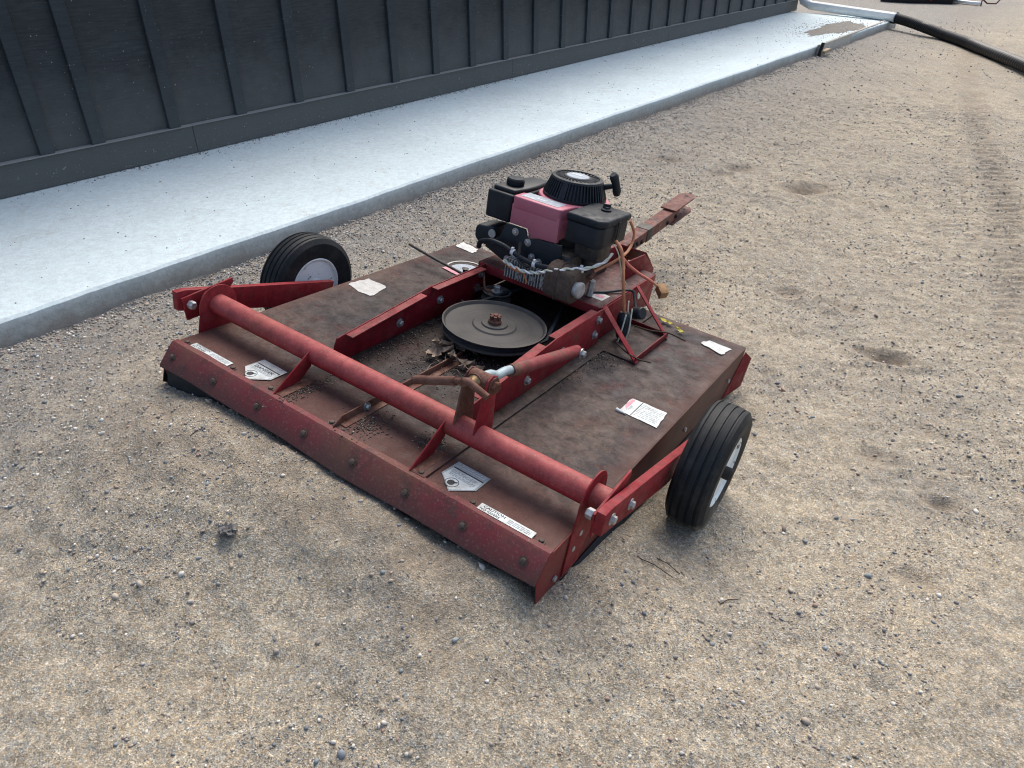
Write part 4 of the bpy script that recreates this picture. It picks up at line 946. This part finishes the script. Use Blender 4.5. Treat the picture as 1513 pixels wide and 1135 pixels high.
# danger plates
def home(cx, y0, worn):
    k = 1.0
    P = [(-.060, .056), (-.060, .085), (-.048, .125), (.062, .125), (.062, .056), (.0, .0)]
    P = [(-.062, .052), (-.056, .126), (.060, .124), (.060, .052), (.002, .0)]
    P = [(cx+a, y0+b) for a, b in P]
    bd = sheet('danger_decal', P, .0020, 'torn' if worn else 'printgrey')
    c = (sum(p[0] for p in P)/5, sum(p[1] for p in P)/5)
    I = [(c[0]+(a-c[0])*.90, c[1]+(b-c[1])*.88-.004) for a, b in P]
    sheet('decal_face', [I[0], (I[1][0], I[1][1]-.022), (I[2][0], I[2][1]-.022), I[3], I[4]], .0028, 'white', bd)
    sheet('decal_rule', [(I[1][0]-.001, I[1][1]-.021), (I[2][0]+.001, I[2][1]-.021), (I[2][0]+.001, I[2][1]-.017), (I[1][0]-.001, I[1][1]-.017)], .0029, 'print', bd)
    text_mesh('DANGER', .019, (cx-.046, y0+.073, .0036), 0, 'print' if worn else 'printgrey', bd, sx=1.15)
    strip_lines(bd, cx-.044, cx+.046, y0+.060, y0+.066, 2, .0036, 'printgrey')
    if not worn: strip_lines(bd, cx-.05, cx+.05, y0+.107, y0+.115, 2, .0027, 'white')
    m = MB().lathe([(.019, 0), (.021, 0), (.021, .0003), (.019, .0003)], (cx-.012, y0+.034, .0036), (0, 0, 1), 28, True)
    m.lathe([(.012, 0), (.011, .0004)], (cx-.014, y0+.033, .0036), (0, 0, 1), 9)
    m.box((cx-.004, y0+.040, .0038), (.014, .005, .0004), Matrix.Rotation(.5, 3, 'Z'))
    part('pictogram', m, 'print', bd)
home(.350, .014, True); home(1.178, .0235, False)
def torn(name, pts, z, mat, amp=.004, n=5, parent=None):
    out = []
    for i in range(len(pts)):
        a = Vector(pts[i]); b = Vector(pts[(i+1) % len(pts)])
        for k in range(n):
            q = a.lerp(b, k/n); out.append((q.x+random.uniform(-amp, amp), q.y+random.uniform(-amp, amp)))
    return sheet(name, out, z, mat, parent, .0012)
lb = torn('torn_label', [(1.345, .775), (1.348, .882), (1.482, .886), (1.490, .766)], .0022, 'white', .003)
strip_lines(lb, 1.395, 1.478, .785, .865, 8, .0036)
sheet('label_rule', [(1.389, .772), (1.392, .772), (1.391, .882), (1.388, .882)], .0036, 'print', lb, .0003)
sheet('label_band', [(1.347, .82), (1.362, .80), (1.362, .876), (1.350, .878)], .0036, 'pinklabel', lb, .0003)
text_mesh('Danger', .014, (1.372, .795, .0036), math.pi/2, 'printgrey', lb)
part('label_curl', MB().tube([(1.338, .768, .004), (1.375, .764, .005)], [.008, .003], 8), 'white', lb)
torn('torn_label', [(.020, .805), (.035, .925), (.155, .912), (.168, .79)], .0022, 'torn', .007)
torn('torn_label', [(1.366, 1.53), (1.388, 1.594), (1.484, 1.588), (1.474, 1.50)], .0022, 'torn_blank', .006)
torn('torn_label', [(.012, 1.575), (.014, 1.652), (.122, 1.632), (.135, 1.565)], .0022, 'torn_blank', .006)
dd = MB().lathe([(0, 0), (.075, 0), (.075, .0008), (0, .0008)], (.245, 1.355, .0022), (0, 0, 1), 30); dl = part('throttle_decal', dd, 'metallabel')
sheet('decal_band', [(.155, 1.29), (.25, 1.275), (.26, 1.31), (.165, 1.325)], .0032, 'pinklabel', dl, .0005)
part('decal_ring', MB().lathe([(.088, 0), (.098, 0), (.098, .0007), (.088, .0007)], (.235, 1.375, .0018), (0, 0, 1), 36, True), 'torn', mw)

# ------------------------------------------------------------------ debris lying on the deck
def leaf_mesh(L, W_, curl):
    v = []; n = 7
    for i in range(n+1):
        u = i/n; wv = W_*math.sin(math.pi*min(1, u*1.05+.02))**.8*(1+.25*math.sin(u*23))
        zc = curl*(u-.5)**2*4
        v += [((u-.5)*L, -wv, zc+curl*.7), ((u-.5)*L, 0, zc), ((u-.5)*L, wv, zc+curl*.9)]
    f = [(i*3+k, i*3+k+1, i*3+k+4, i*3+k+3) for i in range(n) for k in range(2)]
    return v, f
def thing_at(o, p, rot=(0, 0, 0)):
    o.location = wor(p); o.rotation_mode = 'QUATERNION'; o.rotation_quaternion = (RM @ Euler(rot).to_matrix()).to_quaternion(); return o
for i, (x, y, L, r) in enumerate([(.70, .62, .075, .4), (.675, .575, .06, 1.6), (.73, .67, .06, -.4), (.83, .55, .055, 2.2), (.79, .585, .045, .9), (.77, .70, .05, 2.6), (.86, .60, .04, 1.2), (.52, .98, .05, .3), (.515, .86, .045, 1.9), (.655, .625, .07, 2.4), (.71, .56, .055, -1.), (.685, .655, .06, .1), (.82, .60, .06, .2), (.75, .59, .05, 2.)]):
    v, f = leaf_mesh(L, L*.33, .014); o = obj('dry_leaf', MB().raw(v, f), 'leaf'); thing_at(o, (x, y, .02+random.uniform(0, .012)), (random.uniform(-.4, .4), random.uniform(-.4, .4), r))
    tag(o, 'curled brown leaf on the deck floor beside the big pulley', 'leaf', 'dry leaves around the pulley')
for i, (x, y, L, r) in enumerate([(1.165, 1.60, .05, .5), (1.195, 1.595, .035, .1), (1.24, 1.575, .028, .8), (1.262, 1.555, .036, -.2)]):
    v, f = leaf_mesh(L, L*.3, .006); o = obj('yellow_leaf', MB().raw(v, f), 'yellow'); thing_at(o, (x, y, .008), (0, .15, r))
    tag(o, 'small yellow leaf near the far edge of the deck', 'leaf', 'yellow leaves on the deck')
def icos():
    t = (1+5**.5)/2; v = np.array([(-1, t, 0), (1, t, 0), (-1, -t, 0), (1, -t, 0), (0, -1, t), (0, 1, t), (0, -1, -t), (0, 1, -t), (t, 0, -1), (t, 0, 1), (-t, 0, -1), (-t, 0, 1)])/math.sqrt(1+t*t)
    f = np.array([(0, 11, 5), (0, 5, 1), (0, 1, 7), (0, 7, 10), (0, 10, 11), (1, 5, 9), (5, 11, 4), (11, 10, 2), (10, 7, 6), (7, 1, 8), (3, 9, 4), (3, 4, 2), (3, 2, 6), (3, 6, 8), (3, 8, 9), (4, 9, 5), (2, 4, 11), (6, 2, 10), (8, 6, 7), (9, 8, 1)])
    return v, f
IV, IF = icos()
OV = np.array([(1, 0, 0), (-1, 0, 0), (0, 1, 0), (0, -1, 0), (0, 0, 1), (0, 0, -1.)]); OF = np.array([(0, 2, 4), (2, 1, 4), (1, 3, 4), (3, 0, 4), (2, 0, 5), (1, 2, 5), (3, 1, 5), (0, 3, 5)])
def scatter(P, R, tint, tv, tf, flat=(.45, .85)):
    n = len(P); k = len(tv)
    sc3 = np.c_[rng.uniform(.8, 1.25, n), rng.uniform(.6, 1., n), rng.uniform(*flat, n)]*R[:, None]
    v = tv[None]*(1+rng.uniform(-.32, .28, (n, k, 1)))*sc3[:, None, :]
    a = rng.uniform(0, 2*np.pi, n); c, s = np.cos(a)[:, None], np.sin(a)[:, None]
    tl = rng.normal(0, .25, n)[:, None]
    x, y, z = v[..., 0], v[..., 1], v[..., 2]; z2 = z+x*tl
    w_ = np.stack([x*c-y*s, x*s+y*c, z2], -1)+P[:, None, :]
    F = (tf[None]+(np.arange(n)*k)[:, None, None]).reshape(-1, 3)
    return w_.reshape(-1, 3), F, np.repeat(tint, k, 0)
def stuff(name, packs, label, cat, mat='pebble', parent=None):
    V, F, T = [], [], []; o_ = 0
    for v, f, t in packs: V.append(v); F.append(f+o_); T.append(t); o_ += len(v)
    V, F, T = np.vstack(V), np.vstack(F), np.vstack(T)
    me = bpy.data.meshes.new(name); bulk(me, V, F)
    at_ = me.color_attributes.new('tint', 'FLOAT_COLOR', 'POINT'); at_.data.foreach_set('color', np.c_[T, np.ones(len(T))].astype(np.float32).ravel())
    me.materials.append(M[mat]); o = bpy.data.objects.new(name, me); COL.objects.link(o); o.parent = parent
    if parent is None: tag(o, label, cat, kind='stuff')
    else: o['kind'] = 'stuff'
    return o
PAL = 1.3*np.array([(.46, .44, .40), (.36, .31, .25), (.30, .25, .20), (.22, .20, .18), (.16, .17, .18), (.15, .17, .19), (.19, .22, .23), (.28, .19, .15), (.52, .50, .46), (.24, .19, .16), (.18, .165, .15)])
def tints(n, p): return np.clip(PAL[rng.choice(len(PAL), n, p=np.array(p)/sum(p))]*rng.uniform(.75, 1.2, (n, 1)), .02, .75)
Pg = [9, 14, 15, 14, 11, 4, 6, 4, 8, 4, 6]
# crumbs of soil on the deck floor
def local_pts(n, x0, x1, y0, y1, z): 
    L = np.c_[rng.uniform(x0, x1, n), rng.uniform(y0, y1, n), np.full(n, z)]; return L
rmn = np.array(RM); omn = np.array(OM)
dirtL = []
for (n, cx, cy, sx_, sy_) in ((700, .72, .60, .07, .10), (500, .85, .62, .07, .06), (350, .80, .10, .035, .04), (200, .53, .50, .03, .15), (260, .53, .09, .02, .05), (300, 1.02, .16, .03, .02), (260, 1.12, 1.05, .05, .04), (200, 1.10, .95, .02, .12), (220, .50, .80, .02, .2), (150, .95, .70, .05, .1), (160, 1.08, .28, .015, .05)):
    q = np.c_[rng.normal(cx, sx_, n), rng.normal(cy, sy_, n), np.full(n, .006)]; dirtL.append(q)
dl_ = np.vstack(dirtL)
dl_ = dl_[(np.hypot(dl_[:, 0]-.757, dl_[:, 1]-.842) > .10)]
R_ = rng.uniform(.0015, .0045, len(dl_))
tn = np.clip(np.array([(.05, .04, .032)])*rng.uniform(.4, 2.2, (len(dl_), 1)), .01, .5); lightm = rng.random(len(dl_)) < .10; tn[lightm] = (.33, .29, .23)
stuff('soil_crumbs', [scatter(omn+dl_@rmn.T, R_, tn, OV, OF)], 'dark soil crumbs scattered on the mower deck floor', 'soil')
for i in range(16):
    x, y = random.gauss(.72, .09), random.gauss(.60, .07); a = random.uniform(0, 3.1); L = random.uniform(.03, .07)
    o = obj('twig', MB().tube([(-L/2, 0, 0), (0, .004, .004), (L/2, -.002, .001)], .0014, 5), 'leaf' if i % 2 else 'twig'); thing_at(o, (x, y, .012), (0, random.uniform(-.2, .2), a))
    tag(o, 'thin dry twig among the leaves beside the big pulley', 'twig', 'twigs on the deck floor')

# ------------------------------------------------------------------ pebbles and grit
def wedge(n, r0, r1, half=44):
    r = np.sqrt(rng.uniform(r0*r0, r1*r1, n)); a = np.radians(rng.uniform(-half, half, n)); return r*np.sin(a), r*np.cos(a)
def inside(x, y):      # keep off the apron and out of the deck box
    s = x*NV.x+y*NV.y; ok = s > SK+.01
    L = (np.c_[x, y, np.zeros(len(x))]-omn)@rmn
    return ok & ~((L[:, 0] > .03) & (L[:, 0] < WD-.03) & (L[:, 1] > .05) & (L[:, 1] < DP-.03))
packs = []
def add(n, r0, r1, a, b, tv, tf, pal=Pg, sink=.25, clump=None, half=44):
    x, y = wedge(n, r0, r1, half)
    k = inside(x, y)
    dens = .5+.9*perlin(x*1.3, y*1.3, 21)+.6*perlin(x*4, y*4, 22)
    s = x*NV.x+y*NV.y; dens += .55*np.clip((-s-1.2)/1.6, 0, 1)
    k &= rng.random(n) < np.clip(dens, .08, 1)
    x, y = x[k], y[k]; m_ = len(x); R = a*(b/a)**(rng.random(m_)**1.8)
    P = np.c_[x, y, zg(x, y)+R*(.55-sink)]
    packs.append(scatter(P, R, tints(m_, pal), tv, tf))
add(120000, .7, 3.2, .0013, .0030, OV, OF, [12, 14, 14, 12, 8, 4, 5, 4, 10, 4, 6])
add(20000, .7, 5.0, .0028, .0055, IV, IF)
add(11000, .7, 7.0, .0045, .0085, IV, IF, [10, 10, 12, 12, 12, 10, 8, 4, 8, 3, 5])
add(1300, .8, 6.0, .006, .0125, IV, IF, [18, 14, 12, 10, 7, 3, 8, 4, 18, 4, 2])
add(30000, 2.6, 9, .004, .010, OV, OF, [10, 12, 14, 12, 10, 5, 6, 4, 8, 4, 5])
add(9000, 6, 20, .008, .018, OV, OF, [10, 12, 14, 12, 10, 5, 6, 4, 8, 4, 5])
n = 9000; s_ = SK+.012+rng.exponential(.10, n); t_ = rng.uniform(-.5, 12, n); xk = NV.x*s_+DV.x*t_; yk = NV.y*s_+DV.y*t_
Rk = rng.uniform(.003, .009, n); packs.append(scatter(np.c_[xk, yk, zg(xk, yk)+Rk*.3], Rk, tints(n, Pg), OV, OF))
stuff('pebbles', packs, 'loose pebbles and grit strewn over the sandy yard', 'pebbles')
# grit on the apron
n = 1500; s_ = np.r_[rng.uniform(-5.0, SK-.02, 500), rng.normal(-3.7, .3, 1000)]; t_ = np.r_[rng.uniform(-.5, 14, 500), rng.normal(13.2, .9, 1000)]; s_ = np.clip(s_, -5.0, SK-.02); t_ = np.minimum(t_, 15.2); x = NV.x*s_+DV.x*t_; y = NV.y*s_+DV.y*t_
R = rng.uniform(.0015, .005, n)*(1+.1*np.hypot(x, y)); stuff('apron_grit', [scatter(np.c_[x, y, np.full(n, ZS+.001)], R, tints(n, [0, 1, 3, 5, 6, 5, 3, 2, 0, 3, 9]), OV, OF)], 'dark grit specks scattered on the concrete apron', 'grit')
n = 2600; tw_ = rng.uniform(-1.5, WL-.2, n); ow = .03+rng.exponential(.035, n); dn_ = perlin(tw_*1.3, tw_*0+.5, 81)
kk = rng.random(n) < np.clip(.35+1.2*dn_, .05, 1); tw_, ow = tw_[kk], ow[kk]; xk = WA.x+wd.x*tw_+wn.x*ow; yk = WA.y+wd.y*tw_+wn.y*ow
Rk = rng.uniform(.002, .009, len(tw_)); tk_ = np.where(rng.random((len(tw_), 1)) < .6, np.array([[.62, .64, .62]]), np.array([[.22, .17, .12]]))*rng.uniform(.6, 1.1, (len(tw_), 1))
stuff('wall_foot_litter', [scatter(np.c_[xk, yk, np.full(len(tw_), ZS+.002)], Rk, tk_, OV, OF)], 'pale crumbs and litter along the foot of the dark wall', 'litter')
# sand blown onto the far end of the apron
m = MB(); pts = []; mid_ = []; NS = 120
for k in range(NS):
    a = 2*math.pi*k/NS; rr_ = 1+.16*math.sin(3*a+1)+.10*math.sin(7*a)+random.uniform(-.10, .10)
    pts.append((*st(-3.66+.30*rr_*math.cos(a), 13.2+1.05*rr_*math.sin(a)), ZS+.002)); mid_.append((*st(-3.66+.2*rr_*math.cos(a), 13.2+.7*rr_*math.sin(a)), ZS+.008+random.uniform(0, .005)))
c0 = st(-3.66, 13.2); m.raw([(*c0, ZS+.022)]+mid_+pts, [(0, i+1, (i+1) % NS+1) for i in range(NS)]+[(i+1, NS+i+1, NS+(i+1) % NS+1, (i+1) % NS+1) for i in range(NS)])
tag(obj('sand_drift', m, 'ground', None), 'patch of brown sand blown over the far end of the apron', 'sand', kind='structure')

# ------------------------------------------------------------------ bits on the ground
for i, (px, py, z, lab) in enumerate([(822, 211, .13, 'small dry clod at the foot of the kerb'), (352, 838, .06, 'crumpled grey clod of dead leaves in the sand before the deck')]):
    q = at(px, py, z); q.z = float(zg(q.x, q.y)); c = bmesh.new(); bmesh.ops.create_icosphere(c, subdivisions=3, radius=.03)
    for v in c.verts:
        p = v.co.normalized(); v.co = p*(.022+.012*math.sin(p.x*9+p.y*7)*math.cos(p.z*8+p.x*5)); v.co.z *= .7
    me = bpy.data.meshes.new('clod'); c.to_mesh(me); c.free(); me.materials.append(M['leaf' if i == 0 else 'clod']); o = bpy.data.objects.new('clod', me); COL.objects.link(o); o.location = q+Vector((0, 0, .01)); tag(o, lab, 'clod')
def weed(px, py, z, lab, n=7, h=.05):
    q = at(px, py, z); q.z = float(zg(q.x, q.y)); e = empty('weed', q); m = MB()
    for k in range(n):
        a = random.uniform(0, 6.28); l = h*random.uniform(.6, 1.1); d = Vector((math.cos(a), math.sin(a), 0)); sd = Vector((-d.y, d.x, 0))*.006
        m.raw([-sd*.4, sd*.4, d*l*.5+sd+Vector((0, 0, l*.6)), d*l*.5-sd+Vector((0, 0, l*.6)), d*l+Vector((0, 0, l*.7))], [(0, 1, 2, 3), (3, 2, 4)])
    obj('leaves', m, 'weed', e); tag(e, lab, 'weed')
weed(797, 218, .13, 'tiny green weed against the kerb face beside a dry clod')
weed(296, 408, .09, 'tiny green weed in the gravel behind the left wheel arm', 6, .035)
for i, (px, py, L, a) in enumerate([(322, 740, .05, .9), (965, 838, .13, -.7), (985, 830, .10, -.8), (1080, 878, .06, .3)]):
    q = at(px, py, .0); q.z = float(zg(q.x, q.y)); o = obj('twig', MB().tube([(-L/2, 0, .004), (0, .006, .006), (L/2, 0, .003)], .0014, 6), 'twig'); o.location = q; o.rotation_euler = (0, 0, a)
    tag(o, 'short dark twig lying on the sand', 'twig', 'twigs on the sand')
